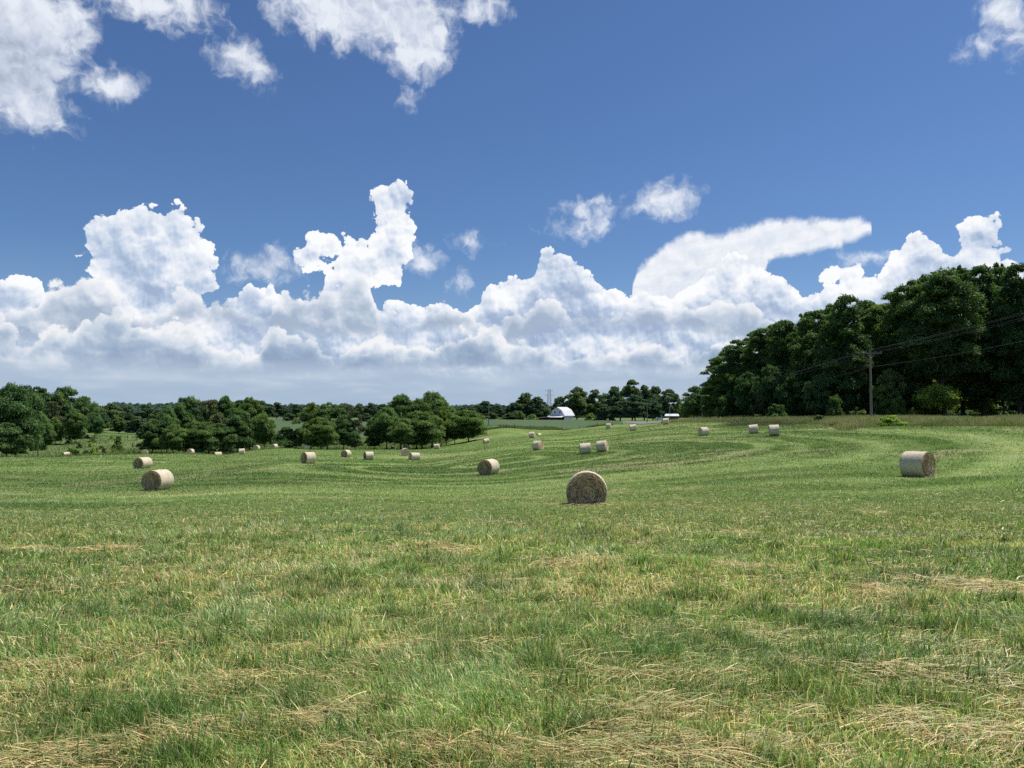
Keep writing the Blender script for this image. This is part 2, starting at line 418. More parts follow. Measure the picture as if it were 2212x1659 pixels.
# ------------------------------------------------------------------ the lie of the land: measured (u, distance m, v of the ground there)
PTS = []
for b in BALES:
    d_, v_ = bale_geo(b)
    PTS.append((b[0], d_, v_))
for u in (-250, 300, 900, 1500, 2000, 2460):
    for d in (2.0, 4.0, 7.0, 12.0, 18.0):
        drop = 1.6 + max(0, d - 3.5) * 0.060
        PTS.append((u, d, 892.5 + F * drop / d))
PTS += [(-250, 30, 1092), (-250, 46, 1058), (-250, 80, 1014), (0, 35, 1085), (0, 60, 1040), (0, 100, 1004), (-250, 140, 990), (0, 140, 988), (0, 165, 991), (0, 210, 985), (0, 300, 948),
        (200, 140, 985), (200, 165, 990), (200, 205, 980), (200, 250, 962), (200, 300, 944), (200, 420, 930), (-250, 300, 950),
        (300, 158, 983), (300, 180, 989), (290, 230, 970), (290, 330, 945), (290, 430, 933), (420, 170, 980), (420, 200, 985), (420, 260, 972), (420, 340, 945),
        (520, 180, 976), (520, 205, 981), (620, 205, 968), (620, 232, 972), (620, 290, 950), (620, 370, 923), (620, 460, 909), (740, 195, 972), (740, 225, 976), (740, 300, 946), (740, 380, 922),
        (850, 215, 969), (850, 240, 971), (850, 300, 950), (850, 400, 918), (950, 235, 962), (950, 280, 952), (950, 400, 918), (1010, 200, 962), (1010, 250, 945), (1010, 330, 923), (1100, 200, 946), (1100, 250, 930), (1100, 300, 921.5),
        (1200, 130, 962), (1200, 200, 938), (1200, 250, 931), (1200, 300, 923.5), (1300, 120, 958), (1300, 240, 921), (1300, 300, 917),
        (1380, 200, 924), (1380, 290, 918), (1380, 400, 910), (1450, 190, 913), (1450, 300, 908), (1500, 60, 992), (1500, 170, 913), (1500, 300, 907),
        (1600, 70, 972), (1600, 150, 912), (1600, 200, 906), (1700, 50, 994), (1700, 80, 958), (1700, 130, 919), (1700, 155, 909), (1700, 200, 905), (1881, 60, 975), (1881, 92, 926), (1881, 118, 910), (1881, 160, 905),
        (2000, 60, 972), (2000, 88, 922), (2000, 110, 914), (2000, 130, 909), (2000, 165, 906), (2212, 26, 1070), (2212, 40, 1018), (2212, 55, 972), (2212, 75, 924), (2212, 95, 911), (2212, 120, 904), (2212, 160, 899), (2212, 210, 893),
        (2460, 30, 1050), (2460, 50, 975), (2460, 75, 925), (2460, 110, 907), (2460, 200, 892)]
for u in (-250, 300, 700, 1100, 1500, 1900, 2460):
    PTS += [(u, 600, 905.5), (u, 1200, 898.5), (u, 3500, 895), (u, 10000, 893.6)]
PTS = [(u, d / math.cos(AZ(u)), v) for u, d, v in PTS]

def _tps_k(r2): return np.where(r2 < 1e-12, 0.0, 0.5 * r2 * np.log(np.maximum(r2, 1e-12)))
_A = np.array([[ray(u, v)[0] * 4.0, math.log(d)] for u, d, v in PTS])
_Z = np.array([-d * ray(u, v)[1] for u, d, v in PTS])
_n = len(_A)
_K = _tps_k(((_A[:, None] - _A[None]) ** 2).sum(-1)) + np.eye(_n) * 0.004
_P = np.hstack([np.ones((_n, 1)), _A])
_S = np.linalg.solve(np.block([[_K, _P], [_P.T, np.zeros((3, 3))]]), np.concatenate([_Z, np.zeros(3)]))

def height_polar(az, d):
    az = np.clip(np.asarray(az, float), R(-44), R(44)); d = np.asarray(d, float)
    q = np.stack([az.ravel() * 4.0, np.log(np.maximum(d.ravel(), 1.5))], 1)
    out = np.empty(len(q))
    for i in range(0, len(q), 40000):
        c = q[i:i + 40000]
        out[i:i + 40000] = _tps_k(((c[:, None] - _A[None]) ** 2).sum(-1)) @ _S[:_n] + _S[_n] + c @ _S[_n + 1:]
    return EYE - out.reshape(d.shape)

_az_g = np.linspace(R(-46), R(46), 461); _ld_g = np.linspace(math.log(1.0), math.log(12000), 1200)
_H = height_polar(*np.meshgrid(_az_g, np.exp(_ld_g), indexing='ij'))
def ground(x, y):
    """terrain height (interpolated from the fitted surface), arrays or scalars"""
    x = np.asarray(x, float); y = np.asarray(y, float)
    az = np.arctan2(x, y); d = np.hypot(x, y)
    back = np.clip((np.abs(az) - R(60)) / R(90), 0, 1)
    fa = np.clip((az - _az_g[0]) / (_az_g[1] - _az_g[0]), 0, len(_az_g) - 1.001)
    fl = np.clip((np.log(np.maximum(d, 1.0)) - _ld_g[0]) / (_ld_g[1] - _ld_g[0]), 0, len(_ld_g) - 1.001)
    i = fa.astype(int); j = fl.astype(int); a = fa - i; b = fl - j
    h = (_H[i, j] * (1 - a) + _H[i + 1, j] * a) * (1 - b) + (_H[i, j + 1] * (1 - a) + _H[i + 1, j + 1] * a) * b
    h = h * (1 - back) + back * (-0.02 * np.minimum(d, 100))
    h = h + np.where(d < 120, (fnoise(x, y, 2.2, 7) - 0.5) * 0.10 * np.clip(d / 6, 0.3, 1), 0)
    return h
def gz(x, y): return float(ground(np.array([x]), np.array([y]))[0])
def at(u, d):
    a = AZ(u); x, y = d * math.tan(a), d
    return x, y, gz(x, y)

def in_poly(px, py, poly):
    inside = np.zeros(px.shape, bool)
    n = len(poly)
    for i in range(n):
        x1, y1 = poly[i]; x2, y2 = poly[(i + 1) % n]
        c = ((y1 > py) != (y2 > py)) & (px < (x2 - x1) * (py - y1) / (y2 - y1 + 1e-12) + x1)
        inside ^= c
    return inside
# mown edge at the roadside and along the fence, as a function of azimuth
_e = [(-400, 9999), (100, 150), (240, 165), (330, 175), (450, 190), (600, 215), (720, 205), (860, 225), (960, 250), (1050, 275), (1100, 285), (1200, 285), (1330, 270), (1400, 285), (1450, 185), (1520, 160), (1620, 148), (1700, 136), (1770, 118), (1810, 92), (1850, 90), (1890, 99), (1950, 97), (2000, 90), (2100, 84), (2212, 77), (2460, 76)]
_ea = np.array([AZ(u) for u, d in _e]); _ed = np.array([min(d, 150) if u < 0 else d for u, d in _e], float) / np.cos(_ea)
def mown_edge(az): return np.interp(az, _ea, _ed)

def swath(x, y):
    """brightness of the mowing swaths, -1..1"""
    wx = (fnoise(x, y, 26, 31) - 0.5) * 9; wy = (fnoise(x, y, 26, 41) - 0.5) * 9
    wx = wx * 0.5; wy = wy * 0.5
    rho = np.sqrt(((x + 2 + wx) / 36) ** 2 + ((y - 84 + wy) / 46) ** 2)
    s1 = (vnoise(rho * 12.5, x * 0.02, 0.62, 51) * 0.8 + vnoise(rho * 25, x * 0.03, 0.7, 52) * 0.4 - 0.6) * 1.3
    ph = (x * 0.55 + y * 0.83 + wx * 1.5) / 2.6
    s2 = vnoise(ph, x * 0.02, 0.8, 53) - 0.5
    ph3 = (y + wx + 0.15 * x) / 2.9
    s3 = vnoise(ph3, x * 0.01, 0.8, 54) - 0.5
    w1 = np.clip((x + 34) / 18, 0, 1) * np.clip((1.75 - rho) / 0.4, 0, 1)
    out = np.clip(s1, -0.30, 1) * w1 * 0.95 + (1 - w1) * (s2 * 0.22 + s3 * 0.25)
    d = np.hypot(x, y)
    fade = np.clip((d - 24) / 22, 0, 1)
    return out * 2.0 * fade

# ------------------------------------------------------------------ materials
def new_mat(name):
    m = bpy.data.materials.new(name); m.use_nodes = True
    t = m.node_tree; t.nodes.clear(); g = G(t)
    out = t.nodes.new('ShaderNodeOutputMaterial')
    return m, t, g, out
def principled(t, g, out, col, rough=0.8, spec=0.2, bump=None, bstr=0.3, bdist=0.02, metal=0.0):
    p = t.nodes.new('ShaderNodeBsdfPrincipled')
    g.put(p.inputs['Base Color'], col); g.put(p.inputs['Roughness'], rough)
    p.inputs['Specular IOR Level'].default_value = spec; p.inputs['Metallic'].default_value = metal
    if bump is not None:
        b = t.nodes.new('ShaderNodeBump'); b.inputs['Strength'].default_value = bstr; b.inputs['Distance'].default_value = bdist
        g.put(b.inputs['Height'], bump); t.links.new(b.outputs[0], p.inputs['Normal'])
    t.links.new(p.outputs[0], out.inputs[0])
    return p
def simple_mat(name, c0, c1, scale=4.0, rough=0.8, spec=0.2, metal=0.0, stretch=(1, 1, 1), bstr=0.2, bdist=0.01, detail=5):
    m, t, g, out = new_mat(name)
    tc = t.nodes.new('ShaderNodeTexCoord')
    n = g.noise(g.v('MULTIPLY', tc.outputs['Object'], stretch), scale, detail, 0.6)
    f = g.step(n, 0.3, 0.7)
    principled(t, g, out, g.mix(f, c0, c1), rough, spec, n, bstr, bdist, metal)
    return m

def leaf_mat(name, c0, c1, trans=0.3, spec=0.16):
    m, t, g, out = new_mat(name)
    a = g.attr('col', 'Color')
    oi = t.nodes.new('ShaderNodeObjectInfo')
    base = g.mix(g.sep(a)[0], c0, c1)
    base = g.mix(1.0, base, g.ramp(oi.outputs['Random'], [(0, (0.72, 0.82, 0.88)), (0.5, (1, 1, 1)), (1, (1.35, 1.20, 0.88))]), 'MULTIPLY')
    d = t.nodes.new('ShaderNodeBsdfPrincipled'); g.put(d.inputs['Base Color'], base); d.inputs['Roughness'].default_value = 0.55
    d.inputs['Specular IOR Level'].default_value = spec
    tr = t.nodes.new('ShaderNodeBsdfTranslucent'); g.put(tr.inputs['Color'], g.mix(1.0, base, (1.3, 1.5, 0.55), 'MULTIPLY'))
    mx = t.nodes.new('ShaderNodeMixShader'); mx.inputs[0].default_value = trans
    t.links.new(d.outputs[0], mx.inputs[1]); t.links.new(tr.outputs[0], mx.inputs[2]); t.links.new(mx.outputs[0], out.inputs[0])
    return m
def blade_mat(name, trans=0.35, spec=0.42, rough=0.42):
    m, t, g, out = new_mat(name)
    a = g.attr('col', 'Color')
    d = t.nodes.new('ShaderNodeBsdfPrincipled'); g.put(d.inputs['Base Color'], a); d.inputs['Roughness'].default_value = rough
    d.inputs['Specular IOR Level'].default_value = spec
    tr = t.nodes.new('ShaderNodeBsdfTranslucent'); g.put(tr.inputs['Color'], g.mix(1.0, a, (1.15, 1.2, 0.7), 'MULTIPLY'))
    mx = t.nodes.new('ShaderNodeMixShader'); mx.inputs[0].default_value = trans
    t.links.new(d.outputs[0], mx.inputs[1]); t.links.new(tr.outputs[0], mx.inputs[2]); t.links.new(mx.outputs[0], out.inputs[0])
    return m

M = {}
def make_mats():
    M['bark'] = simple_mat('bark', (0.035, 0.028, 0.022), (0.09, 0.075, 0.06), 3, stretch=(1, 1, 0.2), bstr=0.6, bdist=0.05)
    M['leaf_dark'] = leaf_mat('leaf_dark', (0.027, 0.060, 0.021), (0.155, 0.250, 0.072), 0.34)
    M['leaf_mid'] = leaf_mat('leaf_mid', (0.048, 0.098, 0.034), (0.195, 0.300, 0.105), 0.35)
    M['leaf_light'] = leaf_mat('leaf_light', (0.070, 0.125, 0.038), (0.24, 0.33, 0.10), 0.38)
    M['leaf_far_haze'] = leaf_mat('leaf_far_haze', (0.055, 0.098, 0.060), (0.15, 0.225, 0.12), 0.30, 0.05)  # bluer, lighter leaves: distance haze put into the colour
    M['leaf_grey'] = leaf_mat('leaf_grey', (0.060, 0.074, 0.040), (0.15, 0.17, 0.085), 0.25)
    M['leaf_bright'] = leaf_mat('leaf_bright', (0.10, 0.18, 0.035), (0.34, 0.47, 0.11), 0.42)
    M['blade'] = blade_mat('blade')
    M['straw'] = blade_mat('straw', 0.2, 0.35, 0.45)
    M['pole'] = simple_mat('pole_wood', (0.13, 0.115, 0.095), (0.27, 0.25, 0.215), 2.0, stretch=(6, 6, 0.4))
    M['wire'] = simple_mat('wire', (0.10, 0.10, 0.10), (0.16, 0.16, 0.16), 1.0, rough=0.4, spec=0.6)
    M['metal'] = simple_mat('grey_steel', (0.32, 0.33, 0.34), (0.42, 0.43, 0.44), 3.0, rough=0.5, metal=0.4)
    M['ceramic'] = simple_mat('insulator', (0.25, 0.24, 0.23), (0.4, 0.38, 0.36), 3.0, rough=0.3, spec=0.5)
    M['asphalt'] = simple_mat('asphalt', (0.16, 0.155, 0.145), (0.24, 0.235, 0.22), 0.6, rough=0.9)
    M['white_wall'] = simple_mat('white_boards', (0.68, 0.68, 0.66), (0.86, 0.86, 0.84), 1.2, stretch=(3, 3, 0.4))
    M['white_roof'] = simple_mat('white_metal_roof', (0.66, 0.67, 0.68), (0.80, 0.81, 0.82), 0.7, rough=0.45, spec=0.4, stretch=(3, 0.3, 0.3))
    M['dark_wood'] = simple_mat('dark_wood', (0.045, 0.032, 0.026), (0.11, 0.075, 0.06), 1.5)
    M['dark_open'] = simple_mat('dark_opening', (0.010, 0.010, 0.010), (0.02, 0.02, 0.02), 1.5)
    M['rust_roof'] = simple_mat('weathered_roof', (0.07, 0.05, 0.045), (0.16, 0.12, 0.11), 0.8)
    M['car_paint'] = simple_mat('car_paint', (0.74, 0.77, 0.80), (0.80, 0.82, 0.85), 0.5, rough=0.25, spec=0.6)
    M['glass'] = simple_mat('dark_glass', (0.015, 0.02, 0.025), (0.03, 0.035, 0.04), 0.5, rough=0.08, spec=0.8)
    M['rubber'] = simple_mat('rubber', (0.015, 0.015, 0.015), (0.03, 0.03, 0.03), 2)
    M['yellow'] = simple_mat('yellow_plastic', (0.32, 0.36, 0.05), (0.42, 0.44, 0.08), 2, rough=0.5)
    # ---- hay bale sides: sun bleached straw under a fine net
    m, t, g, out = new_mat('net_wrap'); M['net'] = m
    tc = t.nodes.new('ShaderNodeTexCoord'); P = tc.outputs['Object']
    x, y, z = g.sep(P)
    n1 = g.noise(g.v('MULTIPLY', P, (4.0, 1.2, 1.2)), 6, 6, 0.65); n2 = g.noise(P, 60, 3, 0.6); n3 = g.noise(P, 2.2, 3, 0.5)
    f = g.step(g.m('ADD', g.m('MULTIPLY', n1, 0.6), g.m('MULTIPLY', n2, 0.4)), 0.34, 0.66)
    c = g.mix(f, (0.58, 0.465, 0.31), (0.86, 0.745, 0.545))
    c = g.mix(g.m('MULTIPLY', g.step(n3, 0.45, 0.7), 0.35), c, (0.42, 0.38, 0.34))
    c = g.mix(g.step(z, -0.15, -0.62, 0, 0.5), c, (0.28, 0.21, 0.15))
    net = g.m('MULTIPLY', g.m('SINE', g.m('MULTIPLY', x, 230.0)), 0.2)
    principled(t, g, out, c, 0.6, 0.3, g.m('ADD', g.m('ADD', g.m('MULTIPLY', n1, 1.0), g.m('MULTIPLY', n2, 0.5)), net), 0.6, 0.03)
    # ---- hay bale ends: wound brown hay
    m, t, g, out = new_mat('hay_end'); M['hay_end'] = m
    tc = t.nodes.new('ShaderNodeTexCoord'); P = tc.outputs['Object']
    x, y, z = g.sep(P)
    wp = g.noise(P, 3.5, 3, 0.6)
    r = g.m('ADD', g.m('SQRT', g.m('ADD', g.m('MULTIPLY', y, y), g.m('MULTIPLY', z, z))), g.m('MULTIPLY', g.m('SUBTRACT', wp, 0.5), 0.10))
    th = g.m('ARCTAN2', z, y)
    rs = g.m('ADD', r, g.m('MULTIPLY', th, 0.012))
    vec = g.xyz(g.m('MULTIPLY', rs, 24.0), g.m('MULTIPLY', g.m('COSINE', th), 2.2), g.m('MULTIPLY', g.m('SINE', th), 2.2))
    a1 = g.noise(vec, 1.0, 5, 0.68, 0.4)
    a2 = g.noise(P, 18, 4, 0.65)
    f = g.m('ADD', g.m('MULTIPLY', a1, 0.65), g.m('MULTIPLY', a2, 0.35))
    c = g.ramp(f, [(0.31, (0.14, 0.09, 0.048)), (0.42, (0.44, 0.31, 0.185)), (0.53, (0.70, 0.53, 0.34)), (0.65, (0.95, 0.79, 0.55))])
    principled(t, g, out, c, 0.8, 0.1, f, 0.6, 0.03)

def build_ground():
    # ---- one polar sheet to the horizon; finest where the field is seen at a low angle
    lds = np.concatenate([np.linspace(math.log(1.2), math.log(14), 180, endpoint=False), np.linspace(math.log(14), math.log(330), 760, endpoint=False), np.linspace(math.log(330), math.log(9500), 90)])
    azs = np.concatenate([np.linspace(-PI, R(-43), 46, endpoint=False), np.linspace(R(-43), R(43), 620, endpoint=False), np.linspace(R(43), PI, 46, endpoint=False)])
    na, nr = len(azs), len(lds)
    A_, D_ = np.meshgrid(azs, np.exp(lds), indexing='ij')
    X = D_ * np.sin(A_); Y = D_ * np.cos(A_); Z = ground(X, Y)
    V = np.stack([X, Y, Z], -1).reshape(-1, 3)
    i = np.arange(na)[:, None]; j = np.arange(nr - 1)[None]
    a = (i * nr + j); b = (((i + 1) % na) * nr + j)
    F4 = np.stack([a, b, b + 1, a + 1], -1).reshape(-1, 4)
    V = np.vstack([V, [[0, 0, gz(0, 0.5)]]]); c0 = len(V) - 1
    ii = np.arange(na)
    F3 = np.stack([np.full(na, c0), ((ii + 1) % na) * nr, ii * nr], 1)
    # ---- macro colour of the land
    x, y = V[:, 0], V[:, 1]; d = np.hypot(x, y); az = np.arctan2(x, y)
    edge = mown_edge(az)
    sw = swath(x, y)
    n1 = fnoise(x, y, 14, 61); n2 = fnoise(x, y, 55, 66); n3 = fnoise(x, y, 4.0, 71)
    def L(a, b, t): return a[None] * (1 - t[:, None]) + b[None] * t[:, None]
    cg = np.array((0.100, 0.175, 0.034)); cl = np.array((0.290, 0.360, 0.130)); cs = np.array((0.34, 0.31, 0.16)); cb = np.array((0.105, 0.085, 0.045)); cd = np.array((0.065, 0.115, 0.028))
    t1 = np.clip(0.30 + sw * 0.75 + (n3 - 0.5) * 0.5 + (n1 - 0.5) * 0.45, 0, 1)
    col = L(cg, cl, t1)
    col = L(cd, col.T.mean(1), np.ones(len(x))) * 0 + col
    col = col * (1 - np.clip((n2 - 0.55) * 1.6, 0, 0.35)[:, None]) + cd[None] * np.clip((n2 - 0.55) * 1.6, 0, 0.35)[:, None]
    st = np.clip((fnoise(x, y, 7, 81) - 0.60) * 4, 0, 0.6)
    col = col * (1 - st[:, None]) + cs[None] * st[:, None]
    near = np.clip(1 - (d - 10) / 30, 0, 1)[:, None]
    soil = L(np.array((0.12, 0.14, 0.045)), np.array((0.30, 0.25, 0.12)), np.clip(n3 * 1.3 - 0.2, 0, 1))
    col = col * (1 - near * 0.85) + soil * near * 0.85
    # roadside verge and the unmown land beyond the edge
    out = np.clip((d - edge) / (2 + 0.01 * d), 0, 1)[:, None]
    verge = L(np.array((0.17, 0.20, 0.07)), np.array((0.27, 0.25, 0.13)), n3)
    mead = L(np.array((0.10, 0.165, 0.05)), np.array((0.18, 0.23, 0.085)), np.clip(n1 * 1.4 - 0.2, 0, 1))
    right = np.clip((az - AZ(1430)) / R(1.5), 0, 1)[:, None]
    other = mead * (1 - right) + verge * right
    col = col * (1 - out) + other * out
    # woodland floor under the tall woods
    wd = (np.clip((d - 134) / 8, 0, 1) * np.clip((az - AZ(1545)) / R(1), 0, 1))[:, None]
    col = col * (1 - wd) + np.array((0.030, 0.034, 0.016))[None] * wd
    # dry worn patch on the creek bank
    bx, by, _ = at(276, 240)
    bp = np.clip(1.3 - np.hypot((x - bx) / 7, (y - by) / 26), 0, 1) * np.clip(fnoise(x, y, 5, 90) * 1.8 - 0.4, 0, 1)
    col = col * (1 - bp[:, None]) + np.array((0.34, 0.27, 0.15))[None] * bp[:, None]
    farm = np.clip((d - 700) / 900, 0, 1)[:, None]
    col = col * (1 - farm) + np.array((0.075, 0.11, 0.065))[None] * farm
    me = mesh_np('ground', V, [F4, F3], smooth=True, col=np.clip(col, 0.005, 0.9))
    m, t, g, o_ = new_mat('field_ground')
    a = g.attr('col', 'Color'); tc = t.nodes.new('ShaderNodeTexCoord'); P = tc.outputs['Object']
    n = g.noise(P, 1.6, 6, 0.72); nb = g.noise(P, 9.0, 5, 0.7)
    f = g.m('ADD', g.m('MULTIPLY', n, 0.6), g.m('MULTIPLY', nb, 0.4))
    c = g.mix(1.0, a, g.ramp(f, [(0.28, (0.45, 0.50, 0.45)), (0.5, (1.0, 1.0, 1.0)), (0.72, (1.65, 1.5, 1.45))]), 'MULTIPLY')
    principled(t, g, o_, c, 0.95, 0.05, f, 0.9, 0.25)
    o = obj('ground', me, None, m); tag(o, 'wide mown hay field and meadows rolling to the horizon', None, None, 'structure')

def strip(name, path, half, lift, mat, steps=8):
    """a ribbon laid on the land; path in (u, d)"""
    P = np.array([at(u, d)[:2] for u, d in path])
    # resample
    Q = []
    for i in range(len(P) - 1):
        p0 = P[max(i - 1, 0)]; p1 = P[i]; p2 = P[i + 1]; p3 = P[min(i + 2, len(P) - 1)]
        for k in range(steps):
            t = k / steps
            Q.append(0.5 * ((2 * p1) + (p2 - p0) * t + (2 * p0 - 5 * p1 + 4 * p2 - p3) * t * t + (3 * p1 - p0 - 3 * p2 + p3) * t ** 3))
    Q.append(P[-1]); Q = np.array(Q)
    T = np.gradient(Q, axis=0); T /= np.linalg.norm(T, axis=1)[:, None]; N = np.stack([-T[:, 1], T[:, 0]], 1)
    offs = np.linspace(-half, half, 7)
    V = []
    for o_ in offs:
        p = Q + N * o_
        V.append(np.stack([p[:, 0], p[:, 1], ground(p[:, 0], p[:, 1]) + lift], 1))
    n = len(Q); V = np.concatenate(V)
    i = np.arange(len(offs) - 1)[:, None]; j = np.arange(n - 1)[None]
    a = i * n + j
    Fq = np.stack([a, a + 1, a + n + 1, a + n], -1).reshape(-1, 4)
    return obj(name, mesh_np(name, V, [Fq], smooth=True), None, mat)

ROAD = [(2420, 84), (2212, 100), (2000, 126), (1750, 165), (1600, 205), (1480, 252), (1408, 294), (1372, 350), (1345, 420), (1290, 490), (1180, 545), (1000, 610)]
def build_road_crop():
    o = strip('road', ROAD, 4.2, 0.14, M['asphalt'], 12); tag(o, 'pale grey country road running past the woods towards the barn', kind='structure')
    # soybean crop: a low bluish green canopy
    us = np.linspace(560, 1345, 170); ds = np.linspace(300, 560, 90)
    V = []
    for u in us:
        a = AZ(u); d0 = 318 if u < 1060 else (318 - (u - 1060) * 0.08)
        dd = ds if d0 < 0 else d0 + (555 - d0) * np.linspace(0, 1, 90)
        if u > 1270: dd = d0 + (min(555, 555 - (u - 1270) * 2.6) - d0) * np.linspace(0, 1, 90)
        xx = dd * math.sin(a); yy = dd * math.cos(a)
        zz = ground(xx, yy) + 0.45 + vnoise(xx, yy, 1.3, 95) * 0.25
        zz[0] -= 0.5; zz[-1] -= 0.5
        V.append(np.stack([xx, yy, zz], 1))
    V = np.concatenate(V); n = 90
    i = np.arange(len(us) - 1)[:, None]; j = np.arange(n - 1)[None]; a = i * n + j
    Fq = np.stack([a, a + n, a + n + 1, a + 1], -1).reshape(-1, 4)
    m = simple_mat('soybean_leaves', (0.075, 0.118, 0.062), (0.112, 0.158, 0.088), 0.7, rough=1.0, spec=0.0, bstr=0.8, bdist=0.3, detail=8)
    o = obj('soybean_crop', mesh_np('soybean_crop', V, [Fq], smooth=True), None, m)
    tag(o, 'bluish green soybean crop filling the flat field before the barn', kind='stuff')

# ------------------------------------------------------------------ hay bales
def bale_meshes(seed):
    rs = np.random.RandomState(seed)
    n, k = 72, 22; Rr = BD / 2; L = BD * 0.97
    th = np.linspace(0, 2 * PI, n, endpoint=False)
    ph = rs.rand(6) * 6.28
    def rad(t, xx):
        r = Rr * (1 + 0.012 * np.sin(2 * t + ph[0]) + 0.010 * np.sin(3 * t + ph[1] + xx * 2) + 0.006 * np.sin(7 * t + ph[2] + 3 * xx) + 0.007 * np.sin(xx * 9 + ph[3]) + 0.004 * np.sin(xx * 23 + t * 2 + ph[4]))
        return r
    xs = np.concatenate([[-L / 2 + 0.035, -L / 2 + 0.008], np.linspace(-L / 2, L / 2, k), [L / 2 - 0.008, L / 2 - 0.035]])
    ins = np.concatenate([[0.085, 0.035], [0.008] + [0.0] * (k - 2) + [0.008], [0.035, 0.085]])
    V = []
    for x_, i_ in zip(xs, ins):
        r = rad(th, x_) - i_ + (rs.rand(n) - 0.5) * 0.008
        yy = r * np.cos(th); zz = r * np.sin(th)
        zz = np.where(zz < -Rr * 0.86, -Rr * 0.86 + (zz + Rr * 0.86) * 0.2, zz)
        V.append(np.stack([np.full(n, x_), yy * 1.012, zz], 1))
    V = np.concatenate(V); m_ = len(xs)
    i = np.arange(m_ - 1)[:, None]; j = np.arange(n)[None]
    a = i * n + j; b = i * n + (j + 1) % n
    F4 = np.stack([a, b, b + n, a + n], -1).reshape(-1, 4)
    wrap = mesh_np('net_wrap', V, [F4], smooth=True)
    faces = []
    for side in (-1, 1):
        K = 30; V = [[side * (L / 2 - 0.06), 0, 0]]
        for q in range(1, K + 1):
            f = q / K; r = (rad(th, side * L / 2) - 0.03) * f
            bulge = 0.045 * (1 - f ** 2) + 0.014 * np.sin(f * 40 + th * 1.0 + ph[5]) + (rs.rand(n) - 0.5) * 0.012
            if q == K: bulge = bulge * 0 - 0.015
            zz = r * np.sin(th); zz = np.where(zz < -Rr * 0.86, -Rr * 0.86 + (zz + Rr * 0.86) * 0.2, zz)
            V += list(np.stack([side * (L / 2 - 0.012 + bulge), r * np.cos(th), zz], 1))
        V = np.array(V)
        F3 = np.array([(0, 1 + j, 1 + (j + 1) % n) if side > 0 else (0, 1 + (j + 1) % n, 1 + j) for j in range(n)])
        i = np.arange(K - 1)[:, None]; j = np.arange(n)[None]
        a = 1 + i * n + j; b = 1 + i * n + (j + 1) % n
        F4 = (np.stack([a, a + n, b + n, b], -1) if side > 0 else np.stack([a, b, b + n, a + n], -1)).reshape(-1, 4)
        faces.append(mesh_np('end_face', V, [F4, F3], smooth=False))
    return wrap, faces[0], faces[1]

def straw_arcs(seed, side):
    """loose stalks lying in the wound end of a bale"""
    rs = np.random.RandomState(seed); N = 900; L = BD * 0.97
    r = 0.05 + (BD / 2 - 0.09) * np.sqrt(rs.rand(N)); t0 = rs.rand(N) * 2 * PI; ln = (0.08 + 0.24 * rs.rand(N)) / np.maximum(r, 0.1)
    V = []; S = 5; w = 0.005 + 0.006 * rs.rand(N)
    skew = rs.randn(N) * 0.05; wild = rs.rand(N) < 0.12
    skew = np.where(wild, rs.randn(N) * 0.22, skew)
    out0 = 0.02 + 0.03 * rs.rand(N) + 0.04 * (1 - (r / (BD / 2)) ** 2)
    pts = []
    for s in range(S):
        f = s / (S - 1); t = t0 + ln * f; rr = r + skew * (f - 0.5)
        zz = np.maximum(rr * np.sin(t), -BD / 2 * 0.86)
        pts.append(np.stack([side * (L / 2 + out0 + np.where(wild, 0.03, 0.006) * np.sin(f * PI)), rr * np.cos(t), zz], 1))
    for s in range(S):
        p = pts[s]; rad_ = p * np.array([0, 1, 1.0]); rad_ /= np.linalg.norm(rad_, axis=1)[:, None] + 1e-6
        wv = w[:, None] * (0.4 if s in (0, S - 1) else 1.0)
        V += [p - rad_ * wv, p + rad_ * wv + np.array([side * 0.004, 0, 0])]
    V = np.stack(V, 1).reshape(-1, 3)                          # N * 2S
    base = (np.arange(N) * 2 * S)[:, None]
    Fq = np.concatenate([np.stack([base[:, 0] + 2 * s, base[:, 0] + 2 * s + 1, base[:, 0] + 2 * s + 3, base[:, 0] + 2 * s + 2], 1) for s in range(S - 1)])
    tone = rs.rand(N)
    c = np.array((0.16, 0.11, 0.06))[None] * (1 - tone[:, None]) + np.array((0.85, 0.68, 0.44))[None] * tone[:, None]
    return mesh_np('loose_straw', V, [Fq], col=np.repeat(c, 2 * S, 0))

